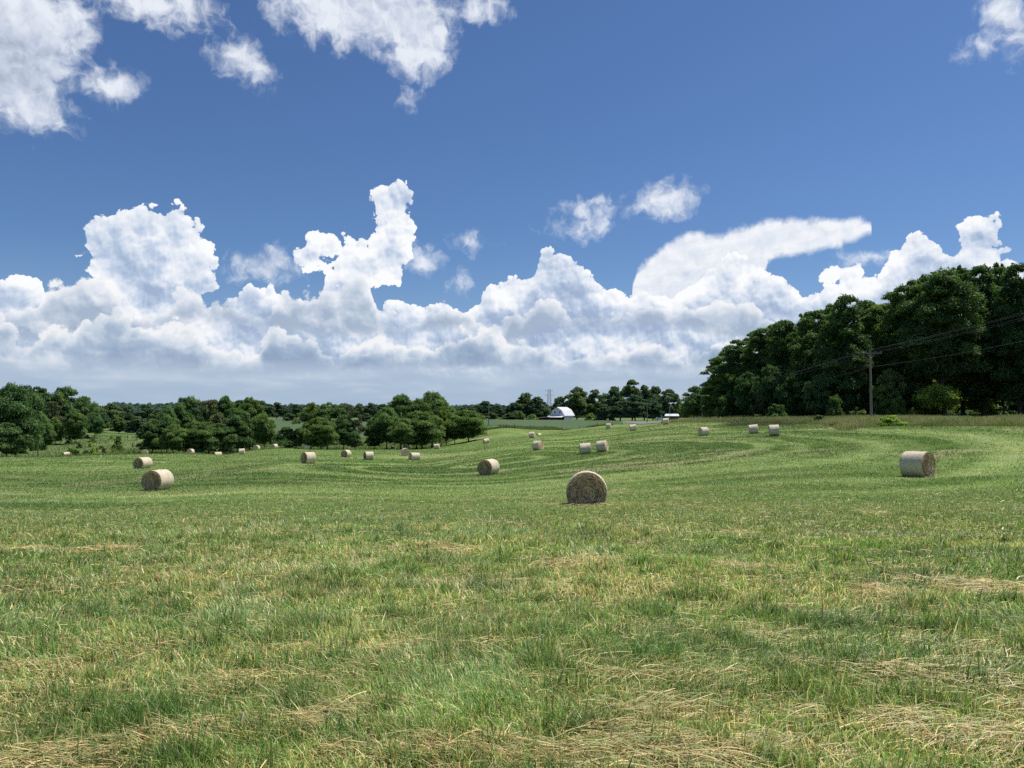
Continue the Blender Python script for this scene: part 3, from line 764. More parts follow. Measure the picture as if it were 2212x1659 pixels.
def build_bales():
    from mathutils import Vector, Matrix
    protos = [bale_meshes(s) for s in (3, 8, 21, 34)]
    for p in protos:
        p[0].materials.append(M['net']); p[1].materials.append(M['hay_end']); p[2].materials.append(M['hay_end'])
    arcs = [straw_arcs(5, -1), straw_arcs(6, 1)]
    for a in arcs: a.materials.append(M['straw'])
    for k, b in enumerate(BALES):
        u, vt, vb, w, side, psi, lab = b
        d, vg = bale_geo(b)
        x, y, z = at(u, d)
        a = AZ(u)
        # axis direction: across the view, turned by psi so that the chosen end comes forward
        right = np.array((math.cos(a), -math.sin(a))); toward = np.array((-math.sin(a), -math.cos(a)))
        s = -1 if side == 'L' else 1
        ax = right * math.cos(R(psi)) * s + toward * math.sin(R(psi))
        if s < 0: ax = -ax                                      # local +X stays on the right of the picture
        root = bpy.data.objects.new('hay_bale', None); COL.objects.link(root)
        e = 0.6
        nx = (gz(x + e, y) - gz(x - e, y)) / (2 * e); ny = (gz(x, y + e) - gz(x, y - e)) / (2 * e)
        up = Vector((-nx, -ny, 1)).normalized()
        X = Vector((ax[0], ax[1], 0)); X = (X - up * X.dot(up)).normalized(); Yv = up.cross(X)
        root.matrix_world = Matrix(((X.x, Yv.x, up.x, x), (X.y, Yv.y, up.y, y), (X.z, Yv.z, up.z, elev(u, vt, d) - BD * 0.5), (0, 0, 0, 1)))
        Dp = 1702 * BD / d; w = w * math.cos(a)
        need = (w - Dp * math.sin(R(psi))) / max(0.2, math.cos(R(psi))) / (Dp * 0.97)
        root.scale = (min(1.14, max(0.84, need)) if psi < 70 else 1.0, 1, 1)
        tag(root, lab, 'hay bale', 'round hay bales scattered over the mown field')
        p = protos[k % 4]
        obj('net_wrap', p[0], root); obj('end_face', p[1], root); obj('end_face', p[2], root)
        if k < 8:
            obj('loose_straw', arcs[0 if s < 0 else 1], root)

# ------------------------------------------------------------------ trees
def crown_mesh(seed, H, W, base, lobes, leaves, size, mode='oak', tone=0.5):
    """leafy crown: lobes of small leaf sprays spread through the crown volume"""
    rs = np.random.RandomState(seed)
    V = []; C = []
    cz0 = H * base; ch = H - cz0
    cents = []
    tries = 0
    while len(cents) < lobes and tries < 20000:
        tries += 1
        f = rs.rand()                                           # height in crown
        if mode == 'oak': prof = math.sin(PI * min(1, (0.12 + 0.86 * f)) ** 0.85) ** 0.62
        elif mode == 'tall': prof = (0.80 + 0.2 * math.sin(PI * f)) * (1 if f < 0.55 else math.sqrt(max(0, 1 - ((f - 0.55) / 0.46) ** 2)))
        elif mode == 'bush': prof = math.sqrt(max(0.0, 1 - (f * 0.98) ** 2))
        elif mode == 'thin': prof = 0.55 + 0.45 * math.sin(PI * f)
        else: prof = math.sin(PI * f) ** 0.5
        t = rs.rand() * 2 * PI
        env = 1 + 0.22 * math.sin(2 * t + seed) + 0.16 * math.sin(3 * t + 2.1 * seed + 5 * f) + 0.1 * math.sin(7 * f + seed)
        rr = W / 2 * prof * env * (rs.rand() ** 0.33 if rs.rand() < 0.8 else rs.rand())
        lr = (0.075 + 0.075 * rs.rand()) * W * (0.75 + 0.5 * (1 - f))
        p = np.array((rr * 0.88 * math.cos(t), rr * 0.88 * math.sin(t), cz0 + lr * 0.6 + f * (ch - lr * 1.5)))
        if any(np.linalg.norm(p - q[0]) < 0.55 * (lr + q[1]) * 0.75 for q in cents[-60:]): continue
        cents.append((p, lr, rs.rand()))
    per = max(20, int(leaves / len(cents)))
    ax = np.array((0, 0, cz0 + ch * 0.4))
    for p, lr, lt in cents:
        n = int(per * (lr / (0.11 * W)) ** 2 * (0.8 + 0.4 * rs.rand()))
        d = rs.randn(n, 3); d /= np.linalg.norm(d, axis=1)[:, None]
        d[:, 2] = np.where(d[:, 2] < -0.25, -d[:, 2] * rs.rand(n), d[:, 2])
        r = lr * (0.62 + 0.46 * rs.rand(n) ** 0.6)
        r = r * (1 + 0.22 * np.sin(d[:, 0] * 5 + lt * 9) * np.sin(d[:, 1] * 5 + lt * 17))
        c = p + d * r[:, None] * np.array((1.08, 1.08, 0.80))
        c += rs.randn(n, 3) * lr * 0.05
        # spray orientation: outward + up, much scatter
        nr = d * 0.8 + np.array((0, 0, 0.55)) + rs.randn(n, 3) * 0.55
        nr /= np.linalg.norm(nr, axis=1)[:, None]
        t1 = np.cross(nr, rs.randn(n, 3)); t1 /= np.linalg.norm(t1, axis=1)[:, None]
        t2 = np.cross(nr, t1)
        s = size * (0.6 + 0.8 * rs.rand(n))[:, None]
        a = s * (0.9 + 0.4 * rs.rand(n, 1)); b = s * (0.45 + 0.4 * rs.rand(n, 1))
        droop = -nr * s * 0.25
        q = np.stack([c - t1 * a + droop, c - t2 * b, c + t1 * a + droop, c + t2 * b], 1)
        V.append(q.reshape(-1, 3))
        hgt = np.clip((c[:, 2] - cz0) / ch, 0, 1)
        tt = np.clip(0.10 + 0.62 * lt + 0.35 * rs.rand(n) - 0.14 + 0.18 * (d[:, 2]) + 0.1 * hgt + (tone - 0.5), 0, 1)  # leaf tone lighter on lobe tops and higher up: sunlit clumps put into colour
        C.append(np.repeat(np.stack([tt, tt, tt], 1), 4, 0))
    V = np.concatenate(V); C = np.concatenate(C)
    kz = H / np.percentile(V[:, 2], 99.7); kr = W / 2 / np.percentile(np.hypot(V[:, 0], V[:, 1]), 96)
    V = V * np.array((kr, kr, kz)); cents = [(p * np.array((kr, kr, kz)), lr, t) for p, lr, t in cents]
    Fq = np.arange(len(V)).reshape(-1, 4)
    return mesh_np('crown', V, [Fq], col=C), cents

def trunk_mesh(seed, H, W, base, cents, rad, forks=9):
    rs = np.random.RandomState(seed + 99); mb = MB()
    top = H * (base + (1 - base) * 0.72)
    n = 7; pts = []
    bx, by = rs.randn(2) * W * 0.015
    for i in range(n):
        f = i / (n - 1); pts.append((bx * math.sin(f * 4), by * math.sin(f * 3 + 1), -0.5 + f * (top + 0.5)))
    radii = [rad * (1.45 if i == 0 else (1 - 0.86 * (i / (n - 1)) ** 0.9)) for i in range(n)]
    mb.tube(pts, radii, 9)
    order = sorted(range(len(cents)), key=lambda k: -cents[k][1])[:forks * 2]
    rs.shuffle(order)
    for k in order[:forks]:
        c = cents[k][0]
        h0 = max(H * base * 0.8, min(top * 0.95, c[2] * (0.45 + 0.3 * rs.rand())))
        f = h0 / top; p0 = np.array((bx * math.sin(f * 4), by * math.sin(f * 3 + 1), h0))
        midp = p0 * 0.45 + c * 0.55 + np.array((0, 0, -0.04 * H)) + rs.randn(3) * 0.02 * H
        r0 = rad * (1 - 0.8 * f) * 0.55
        mb.tube([p0, p0 * 0.7 + midp * 0.3 + np.array((0, 0, 0.01 * H)), midp, c], [r0, r0 * 0.8, r0 * 0.5, r0 * 0.15], 6)
    return mb.mesh('trunk')

TP = {}
def tree_protos():
    spec = {  # H, W, base, lobes, leaves, leaf size, mode, trunk radius, material, tone
     'tallA': (28, 15, 0.06, 125, 46000, 0.235, 'tall', 0.42, 'leaf_dark', 0.50),
     'tallB': (28, 16, 0.08, 115, 45000, 0.24, 'oak', 0.45, 'leaf_dark', 0.45),
     'tallC': (28, 14, 0.05, 120, 44000, 0.235, 'tall', 0.40, 'leaf_dark', 0.55),
     'tallM': (28, 13, 0.05, 115, 42000, 0.235, 'tall', 0.40, 'leaf_mid', 0.40),
     'spire': (28, 9, 0.10, 80, 24000, 0.235, 'thin', 0.30, 'leaf_dark', 0.60),
     'highA': (28, 16, 0.24, 120, 44000, 0.235, 'oak', 0.50, 'leaf_dark', 0.50),
     'roundA': (14, 13, 0.04, 105, 32000, 0.205, 'oak', 0.25, 'leaf_mid', 0.45),
     'roundB': (14, 12, 0.06, 95, 30000, 0.205, 'tall', 0.25, 'leaf_mid', 0.40),
     'roundC': (14, 13, 0.12, 95, 30000, 0.205, 'oak', 0.22, 'leaf_mid', 0.5),
     'lightA': (14, 12, 0.05, 95, 27000, 0.20, 'oak', 0.22, 'leaf_light', 0.4),
     'greyA': (13, 8, 0.05, 70, 11000, 0.17, 'thin', 0.16, 'leaf_grey', 0.5),
     'bushA': (5, 7, 0.0, 45, 9000, 0.17, 'bush', 0.08, 'leaf_mid', 0.5),
     'bushB': (5, 7, 0.0, 40, 8000, 0.17, 'bush', 0.08, 'leaf_bright', 0.6),
     'bushC': (5, 7, 0.0, 42, 9000, 0.18, 'bush', 0.08, 'leaf_dark', 0.6),
     'farA': (18, 17, 0.08, 75, 15000, 0.42, 'oak', 0.4, 'leaf_far_haze', 0.5),
     'farB': (18, 15, 0.12, 65, 13000, 0.42, 'oak', 0.4, 'leaf_far_haze', 0.4),
     'farC': (18, 14, 0.04, 70, 14000, 0.42, 'tall', 0.4, 'leaf_far_haze', 0.6),
     'sapling': (5.5, 9, 0.18, 46, 7500, 0.14, 'oak', 0.09, 'leaf_bright', 0.35),
    }
    for i, (k, s) in enumerate(spec.items()):
        H, W, base, lobes, leaves, size, mode, tr, mat, tone = s
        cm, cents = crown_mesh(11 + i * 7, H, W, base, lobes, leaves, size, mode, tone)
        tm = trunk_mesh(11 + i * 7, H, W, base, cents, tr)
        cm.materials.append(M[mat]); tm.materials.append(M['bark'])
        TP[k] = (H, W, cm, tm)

rt = random.Random(5)
def tree(u, d, vtop, wpx, proto, label, group=None, name='tree', cat='tree', rz=None, sink=0.0, zfix=None):
    H, W, cm, tm = TP[proto]
    x, y, z = at(u, d)
    if zfix is not None: z = zfix
    ztop = elev(u, vtop, d)
    if group in (GW, 'trees along the creek', 'trees deep in the tall woods') and proto != 'spire': wpx *= 1.16
    h = max(0.8, ztop - z + sink); w = wpx * d / F * math.cos(AZ(u)) * (1.12 if proto.startswith('far') else 1.0)
    o = bpy.data.objects.new(name, None); COL.objects.link(o)
    o.location = (x, y, z - sink); o.rotation_euler = (0, 0, rt.random() * 6.28 if rz is None else rz)
    o.scale = (w / W, w / W * rt.uniform(0.92, 1.08), h / H)
    tag(o, label, cat, group)
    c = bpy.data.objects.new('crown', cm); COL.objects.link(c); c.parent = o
    t = bpy.data.objects.new('trunk', tm); COL.objects.link(t); t.parent = o
    return o

GW = 'tall trees of the dark woods'
def build_trees():
    tree_protos()
    # ---- the tall woods on the right: front row, left to right
    front = [
     (1552, 205, 772, 76, 'tallC', 'lowest tree at the tip of the tall woods, feathery branches hanging out over the farm'),
     (1596, 196, 737, 92, 'tallM', 'second tree from the low tip of the tall woods, sloping crown'),
     (1650, 188, 712, 104, 'tallB', 'broad tree where the woods skyline starts to climb, above the side on bale pair'),
     (1700, 182, 694, 96, 'tallC', 'tree with ragged crown on the climbing skyline, left of the domed tree'),
     (1758, 172, 676, 104, 'tallM', 'tree shouldering the left flank of the big domed tree in the woods'),
     (1832, 160, 641, 128, 'tallB', 'big domed dark tree standing directly behind the utility pole crossarm'),
     (1905, 166, 660, 104, 'tallM', 'tree in the dip of the skyline just right of the utility pole'),
     (1962, 160, 612, 120, 'tallA', 'tree rising steeply at the step of the skyline left of the highest crowns'),
     (2040, 152, 586, 150, 'highA', 'one of the highest trees, its thick bare trunk standing beside the bright sapling'),
     (2125, 158, 578, 140, 'tallB', 'high dark tree right of the thick bare trunk, filling the skyline'),
     (2205, 150, 574, 150, 'tallB', 'high broad tree cut by the edge of view above the shaded lawn'),
     (2300, 150, 572, 160, 'tallA', 'high tree beyond the edge of view at the end of the woods'),
    ]
    for f in front: tree(*f, group=GW)
    for f in [(1738, 178, 680, 40, 'spire', 'slim pointed crown poking up left of the big domed tree in the woods'),
              (1806, 168, 652, 44, 'spire', 'slim crown at the left shoulder of the big domed tree'),
              (1938, 165, 634, 46, 'spire', 'slim crown standing up at the step of the woods skyline'),
              (1992, 162, 598, 52, 'spire', 'slim high crown between the skyline step and the thick bare trunk'),
              (2078, 160, 576, 56, 'spire', 'slim high crown topping the woods right of the thick bare trunk'),
              (2168, 158, 570, 56, 'spire', 'slim crown topping the woods near the edge of view'),
              (1672, 184, 702, 40, 'spire', 'slim crown on the climbing part of the woods skyline')]: tree(*f, group=GW)
    # rows behind, closing the woods
    for i, (u, d, vt, w) in enumerate([(1580, 232, 748, 90), (1635, 225, 718, 100), (1690, 218, 700, 100), (1745, 212, 684, 110), (1800, 200, 664, 120), (1875, 196, 652, 120), (1935, 195, 634, 120), (2000, 190, 604, 130), (2080, 190, 584, 130), (2165, 190, 580, 140), (2250, 185, 580, 140), (2340, 180, 580, 150),
                                        (1620, 262, 770, 110), (1720, 255, 730, 120), (1820, 245, 700, 130), (1920, 240, 680, 140), (2030, 235, 640, 150), (2150, 230, 620, 160), (2270, 225, 620, 160)]):
        tree(u, d, vt, w, ['tallB', 'tallA', 'tallC'][i % 3], 'dark leafy tree standing deep in the tall woods behind the front row', 'trees deep in the tall woods')
    # lower trees along the woods' edge
    for i, (u, d, vt, w, p, lab) in enumerate([
        (1618, 178, 806, 62, 'roundB', 'small round tree at the woods edge above the left side on bale'),
        (1668, 174, 792, 66, 'roundA', 'small mid green tree at the woods edge above the right side on bale'),
        (1716, 168, 800, 70, 'lightA', 'paler small tree at the woods edge between the bale pair and the utility pole'),
        (1768, 160, 812, 66, 'roundC', 'low dark tree at the woods edge left of the utility pole foot'),
        (1920, 152, 800, 70, 'roundB', 'low tree in the shade just right of the utility pole'),
        (2010, 170, 822, 80, 'roundA', 'low dark tree filling the shade behind the bright sapling'),
        (2120, 168, 828, 90, 'roundC', 'low dark tree in the shade right of the thick bare trunk'),
        (2210, 175, 832, 90, 'roundB', 'low dark tree at the back of the shaded lawn')]):
        tree(u, d, vt, w, p, lab, 'low trees along the woods edge')
    tree(2026, 148, 832, 128, 'sapling', 'bright yellow green sapling under the tall woods', name='sapling', cat='sapling')
    ug = [(1572, 180, 868, 60), (1600, 168, 872, 54), (1640, 160, 874, 58), (1680, 157, 876, 60), (1722, 152, 872, 60), (1762, 148, 868, 66), (1800, 146, 862, 56), (1850, 144, 866, 60), (1902, 142, 858, 62), (1944, 143, 870, 56), (1990, 152, 874, 60), (2100, 160, 872, 70), (2150, 165, 876, 60)]
    for i, (u, d, vt, w) in enumerate(ug[::3]):
        tree(u + (i * 37 % 11) - 5, d + 6, vt - 14 + (i * 29 % 17), w * 0.85, 'bushC', 'dark leafy undergrowth bush along the foot of the tall woods', 'undergrowth bushes at the foot of the woods', 'bush', 'bush', sink=0.3)
    for i, u in enumerate(range(1590, 2280, 46)):
        tree(u + (i * 31 % 17), 196 + (i * 13 % 22), 858 + (i * 7 % 12), 84, ['bushC', 'bushA'][i % 2], 'dark leafy undergrowth bush deep between the trunks of the tall woods', 'undergrowth bushes deep in the woods', 'bush', 'bush', sink=0.5)
    tree(1922, 97, 898, 60, 'bushB', 'bright green leafy bush in the tall tan grass right of the utility pole', None, 'bush', 'bush', sink=0.15)
    tree(1806, 106, 914, 34, 'bushA', 'low dull green shrub in the tall grass left of the utility pole', None, 'shrub', 'shrub', sink=0.2)
    tree(1770, 128, 897, 34, 'bushC', 'small dark shrub at the verge just right of the side on bale pair', None, 'shrub', 'shrub', sink=0.2)
    # ---- big left trees
    GL = 'trees at the left edge'
    tree(36, 172, 833, 130, 'roundA', 'big pale green tree at the left edge with crown down to the grass', GL, rz=1.0)
    tree(-30, 185, 842, 140, 'roundB', 'dark tree half out of view behind the big left edge tree', GL)
    tree(84, 182, 890, 66, 'roundC', 'lower right skirt tree beside the big left edge tree, above the crest bale', GL)
    tree(15, 166, 915, 90, 'roundB', 'dark low tree in front of the big left edge tree', GL)
    GB = 'trees across the creek on the left'
    tree(82, 300, 838, 96, 'roundB', 'tall dark tree just right of the big left tree, across the creek', GB)
    tree(138, 305, 838, 90, 'roundA', 'domed dark tree with greyish limbs across the creek at left', GB)
    tree(184, 300, 858, 66, 'roundC', 'tree at the sloping right end of the dark grove across the creek', GB)
    tree(110, 280, 868, 60, 'greyA', 'dull brownish tree low in the dark grove across the creek', GB)
    tree(-30, 310, 845, 90, 'roundA', 'dark tree out beyond the left edge across the creek', GB)
    tree(163, 262, 886, 60, 'roundB', 'small round tree behind the tiny lone meadow bale', GB)
    tree(120, 262, 902, 50, 'lightA', 'pale small tree left of the tiny lone meadow bale', GB)
    tree(206, 290, 893, 48, 'roundC', 'low bushy tree right of the small round meadow tree', GB)
    GC = 'trees beyond the left meadow'
    for i, (u, d, vt, w, p, lab) in enumerate([
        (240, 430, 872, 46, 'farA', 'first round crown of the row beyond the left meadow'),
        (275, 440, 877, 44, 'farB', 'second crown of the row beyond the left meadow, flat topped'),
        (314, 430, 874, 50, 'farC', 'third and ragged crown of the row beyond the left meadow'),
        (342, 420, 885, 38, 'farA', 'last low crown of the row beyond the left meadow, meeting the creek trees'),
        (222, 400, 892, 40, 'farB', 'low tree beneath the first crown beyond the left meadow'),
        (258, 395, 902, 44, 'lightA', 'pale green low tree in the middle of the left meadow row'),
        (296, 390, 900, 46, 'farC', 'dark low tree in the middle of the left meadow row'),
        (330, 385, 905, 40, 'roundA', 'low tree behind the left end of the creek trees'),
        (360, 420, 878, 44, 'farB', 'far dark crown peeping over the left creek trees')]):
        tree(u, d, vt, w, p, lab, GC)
    # ---- creek trees, three clumps
    GK = 'trees along the creek'
    for u, d, vt, w, p, lab in [
        (330, 206, 908, 56, 'roundB', 'leftmost low tree of the creek, sloping down behind the small end on bale'),
        (362, 210, 884, 66, 'roundC', 'second creek tree from the left, mid height'),
        (404, 218, 860, 78, 'roundA', 'highest dark tree of the left creek clump'),
        (452, 222, 866, 66, 'greyA', 'dull brown green tree in the left creek clump'),
        (488, 228, 858, 76, 'lightA', 'pale tall tree at the back of the left creek clump'),
        (540, 232, 861, 70, 'roundB', 'dark tree at the right of the left creek clump'),
        (515, 212, 888, 70, 'roundA', 'sunlit tree in front of the left creek clump'),
        (572, 216, 896, 44, 'roundC', 'narrow tree ending the left creek clump'),
        (430, 204, 912, 80, 'roundA', 'broad low tree in the dark front of the left creek clump'),
        (376, 200, 918, 60, 'roundC', 'low dark tree above the small bale turned left'),
        (475, 206, 916, 60, 'roundB', 'low dark tree above the low side on bale of the left crest'),
        (619, 212, 923, 58, 'bushA', 'low rounded shrub alone between the left and middle creek clumps'),
        (672, 214, 872, 66, 'lightA', 'pale willowy tree at the left of the middle creek clump'),
        (708, 212, 872, 70, 'roundB', 'tall tree in the heart of the middle creek clump'),
        (694, 200, 903, 62, 'roundA', 'dark tree in front of the middle creek clump'),
        (742, 208, 898, 60, 'roundC', 'dark tree at the right of the middle creek clump'),
        (768, 208, 888, 34, 'greyA', 'thin brownish half bare tree right of the middle creek clump'),
        (752, 240, 874, 34, 'greyA', 'spindly tree rising behind the thin brownish tree'),
        (810, 214, 906, 44, 'roundB', 'low tree starting the right creek clump'),
        (836, 214, 882, 74, 'roundC', 'rounded tree at the left of the right creek clump'),
        (866, 236, 855, 78, 'roundA', 'tall tree left of the peak of the right creek clump'),
        (934, 240, 849, 90, 'roundC', 'highest tree of the right creek clump, branching spires on top'),
        (900, 232, 864, 66, 'roundB', 'tree between the two peaks of the right creek clump'),
        (912, 214, 890, 84, 'roundA', 'wide dark tree at the front of the right creek clump'),
        (953, 222, 880, 34, 'lightA', 'narrow pale green tree in the right creek clump'),
        (964, 234, 886, 46, 'roundB', 'tree at the right shoulder of the right creek clump'),
        (873, 210, 905, 60, 'roundC', 'low dark tree above the creek tree bale cluster'),
        (983, 222, 905, 44, 'roundC', 'smaller of the two trees standing apart right of the creek clumps'),
        (1012, 220, 887, 66, 'roundA', 'single rounded tree standing apart at the right end of the creek trees')]:
        tree(u, d, vt, w, p, lab, GK)
    # ---- trees beyond the soybean field
    GF = 'trees beyond the soybean field'
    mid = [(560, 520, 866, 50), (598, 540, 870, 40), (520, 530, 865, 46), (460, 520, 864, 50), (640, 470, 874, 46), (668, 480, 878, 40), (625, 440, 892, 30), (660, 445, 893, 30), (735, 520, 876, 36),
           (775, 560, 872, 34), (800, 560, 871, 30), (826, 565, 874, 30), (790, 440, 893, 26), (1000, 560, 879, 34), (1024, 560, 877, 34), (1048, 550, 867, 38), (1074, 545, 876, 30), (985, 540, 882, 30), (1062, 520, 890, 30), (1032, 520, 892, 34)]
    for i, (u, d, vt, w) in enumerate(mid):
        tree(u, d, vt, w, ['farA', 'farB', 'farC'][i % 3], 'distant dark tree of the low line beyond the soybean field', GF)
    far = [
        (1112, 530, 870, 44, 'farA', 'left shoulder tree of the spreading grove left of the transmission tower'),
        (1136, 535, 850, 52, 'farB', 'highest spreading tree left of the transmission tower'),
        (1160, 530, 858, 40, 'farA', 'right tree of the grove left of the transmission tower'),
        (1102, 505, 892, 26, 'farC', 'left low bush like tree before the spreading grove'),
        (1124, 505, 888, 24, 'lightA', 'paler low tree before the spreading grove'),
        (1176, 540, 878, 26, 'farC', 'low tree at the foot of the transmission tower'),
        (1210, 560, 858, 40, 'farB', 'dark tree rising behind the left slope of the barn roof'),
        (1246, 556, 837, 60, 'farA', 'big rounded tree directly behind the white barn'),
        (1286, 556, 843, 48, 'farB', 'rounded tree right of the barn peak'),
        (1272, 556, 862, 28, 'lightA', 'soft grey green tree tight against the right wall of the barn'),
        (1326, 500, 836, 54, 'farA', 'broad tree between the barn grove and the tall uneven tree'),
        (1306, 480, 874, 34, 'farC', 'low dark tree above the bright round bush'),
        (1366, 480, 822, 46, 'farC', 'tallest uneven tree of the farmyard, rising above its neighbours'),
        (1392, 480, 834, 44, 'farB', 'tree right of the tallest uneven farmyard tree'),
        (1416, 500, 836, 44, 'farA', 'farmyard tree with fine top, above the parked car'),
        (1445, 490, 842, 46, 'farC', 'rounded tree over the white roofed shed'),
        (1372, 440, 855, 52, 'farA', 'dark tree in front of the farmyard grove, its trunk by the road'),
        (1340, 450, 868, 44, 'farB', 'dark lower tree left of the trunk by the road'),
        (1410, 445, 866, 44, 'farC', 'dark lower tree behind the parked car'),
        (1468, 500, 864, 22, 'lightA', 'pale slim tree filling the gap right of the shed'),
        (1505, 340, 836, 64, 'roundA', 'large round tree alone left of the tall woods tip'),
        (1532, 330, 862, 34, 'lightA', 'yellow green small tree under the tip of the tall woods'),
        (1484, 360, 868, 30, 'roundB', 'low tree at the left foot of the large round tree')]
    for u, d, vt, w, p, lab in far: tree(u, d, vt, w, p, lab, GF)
    for u, d, vt, w, p, lab in [
        (1275, 485, 893, 27, 'bushB', 'bright round green bush right of the barn'),
        (1300, 486, 896, 22, 'bushA', 'small dark bush between the bright round bush and the road'),
        (1322, 480, 898, 18, 'bushA', 'smallest bush beside the road end, right of the bright one'),
        (1150, 520, 895, 26, 'bushB', 'bright green bush left of the barn lean to'),
        (1127, 520, 897, 22, 'bushA', 'dull green bush at the left of the barn bushes'),
        (1095, 520, 896, 30, 'bushC', 'dark bush at the far left of the barn bushes')]:
        tree(u, d, vt, w, p, lab, 'farmyard bushes', 'bush', 'bush', sink=0.2)
    # scrub on the creek bank at left
    rs = random.Random(8)
    for i in range(26):
        u = rs.uniform(140, 262); d = rs.uniform(195, 300)
        x, y, z = at(u, d)
        tree(u, d, 0, rs.uniform(9, 20), ['bushA', 'bushC', 'bushA', 'bushB'][i % 4], 'low green scrub bush on the creek bank right of the big left tree', 'scrub bushes on the creek bank', 'bush', 'bush', sink=0.2)
        o = list(COL.objects)[-3]; 
    # set scrub heights (all low)
    for o in COL.objects:
        if o.get('group') == 'scrub bushes on the creek bank': o.scale[2] = 0.22 + 0.16 * abs(math.sin(o.location.x * 7))
    # continuous far woodland on the skyline
    H = []
    rsn = np.random.RandomState(77); V = []; Cc = []
    us = np.linspace(-200, 2400, 900)
    az = np.array([AZ(u) for u in us])
    for row, (dd, hm) in enumerate([(760, 7), (900, 10), (1250, 14)]):
        n = 42000
        a = rsn.uniform(az[0], az[-1], n)
        prof = hm * (0.55 + 0.75 * vnoise(a * 400, a * 0 + row, 3.0, 60 + row) + 0.3 * vnoise(a * 400, a * 0 + 5 * row, 1.0, 63))
        h = prof * (1 - rsn.rand(n) ** 1.6); r = dd + rsn.rand(n) * 50 + (1 - h / prof) * -12
        x, y = r * np.sin(a), r * np.cos(a); z = ground(x, y) + h
        c = np.stack([x, y, z], 1)
        nr = np.stack([-np.sin(a), -np.cos(a), np.full(n, 1.1)], 1) + rsn.randn(n, 3) * 0.5
        nr /= np.linalg.norm(nr, axis=1)[:, None]
        t1 = np.cross(nr, rsn.randn(n, 3)); t1 /= np.linalg.norm(t1, axis=1)[:, None]; t2 = np.cross(nr, t1)
        s = (0.9 + 1.2 * rsn.rand(n, 1)) * (dd / 800)
        V.append(np.stack([c - t1 * s, c - t2 * s * .6, c + t1 * s, c + t2 * s * .6], 1).reshape(-1, 3))
        tt = np.clip(0.2 + 0.5 * vnoise(a * 400, h, 2.0, 68) + 0.3 * rsn.rand(n), 0, 1)
        Cc.append(np.repeat(np.stack([tt] * 3, 1), 4, 0))
    V = np.concatenate(V); Fq = np.arange(len(V)).reshape(-1, 4)
    o = obj('distant_woods', mesh_np('distant_woods', V, [Fq], col=np.concatenate(Cc)), None, leaf_mat('leaf_haze', (0.045, 0.078, 0.062), (0.095, 0.140, 0.095), 0.1, 0.0))  # haze of the far woods put into a bluish leaf colour
    tag(o, 'continuous bluish line of far woods along the horizon', kind='stuff')

# ------------------------------------------------------------------ poles, wires, farm
def pole(u, d, vtop, arm=1.2, label='', braces=True, armrz=None, lean=0.0, extra=None):
    x, y, z = at(u, d); h = elev(u, vtop, d) - z
    root = empty('utility_pole', (x, y, z)); root.rotation_euler = (0, lean, 0)
    tag(root, label, 'utility pole', 'wooden utility poles along the road')
    MB().tube([(0, 0, -0.5), (0, 0, h * 0.5), (0, 0, h)], [0.20, 0.165, 0.125], 12).build('shaft', M['pole'], root)
    a = armrz if armrz is not None else AZ(u)
    za = h - 0.55
    tips = []
    if arm:
        cx, cyy = math.cos(a), -math.sin(a)
        MB().box((0, -0.2, za), (arm * 2, 0.11, 0.13), -a).build('crossarm', M['pole'], root)
        if braces:
            b = MB()
            for s in (-1, 1): b.tube([(s * 0.65 * cx, s * 0.65 * cyy - 0.2, za - 0.05), (0, -0.18, za - 0.75)], 0.025, 5)
            b.build('brace', M['metal'], root)
        for k, f in enumerate((-0.92, -0.42, 0.42, 0.92)):
            p = (arm * f * cx, arm * f * cyy - 0.2, za + 0.06)
            MB().tube([p, (p[0], p[1], p[2] + 0.09), (p[0], p[1], p[2] + 0.13), (p[0], p[1], p[2] + 0.2)], [0.03, 0.03, 0.065, 0.05], 8).build('insulator', M['ceramic'], root)
            tips.append((x + p[0], y + p[1], z + p[2] + 0.2))
    return root, (x, y, z, h), tips

def wire(pts, label, sag=0.012, r=0.014, mat='wire'):
    P = []
    for i in range(len(pts) - 1):
        a, b = np.array(pts[i]), np.array(pts[i + 1]); L = np.linalg.norm(a - b)
        for k in range(16):
            t = k / 16; p = a * (1 - t) + b * t; p[2] -= 4 * sag * L * t * (1 - t); P.append(p)
    P.append(np.array(pts[-1]))
    o = MB().tube(P, r, 5).build('power_line', M[mat], None)
    tag(o, label, 'cable', 'cables strung between the utility poles')
    return o

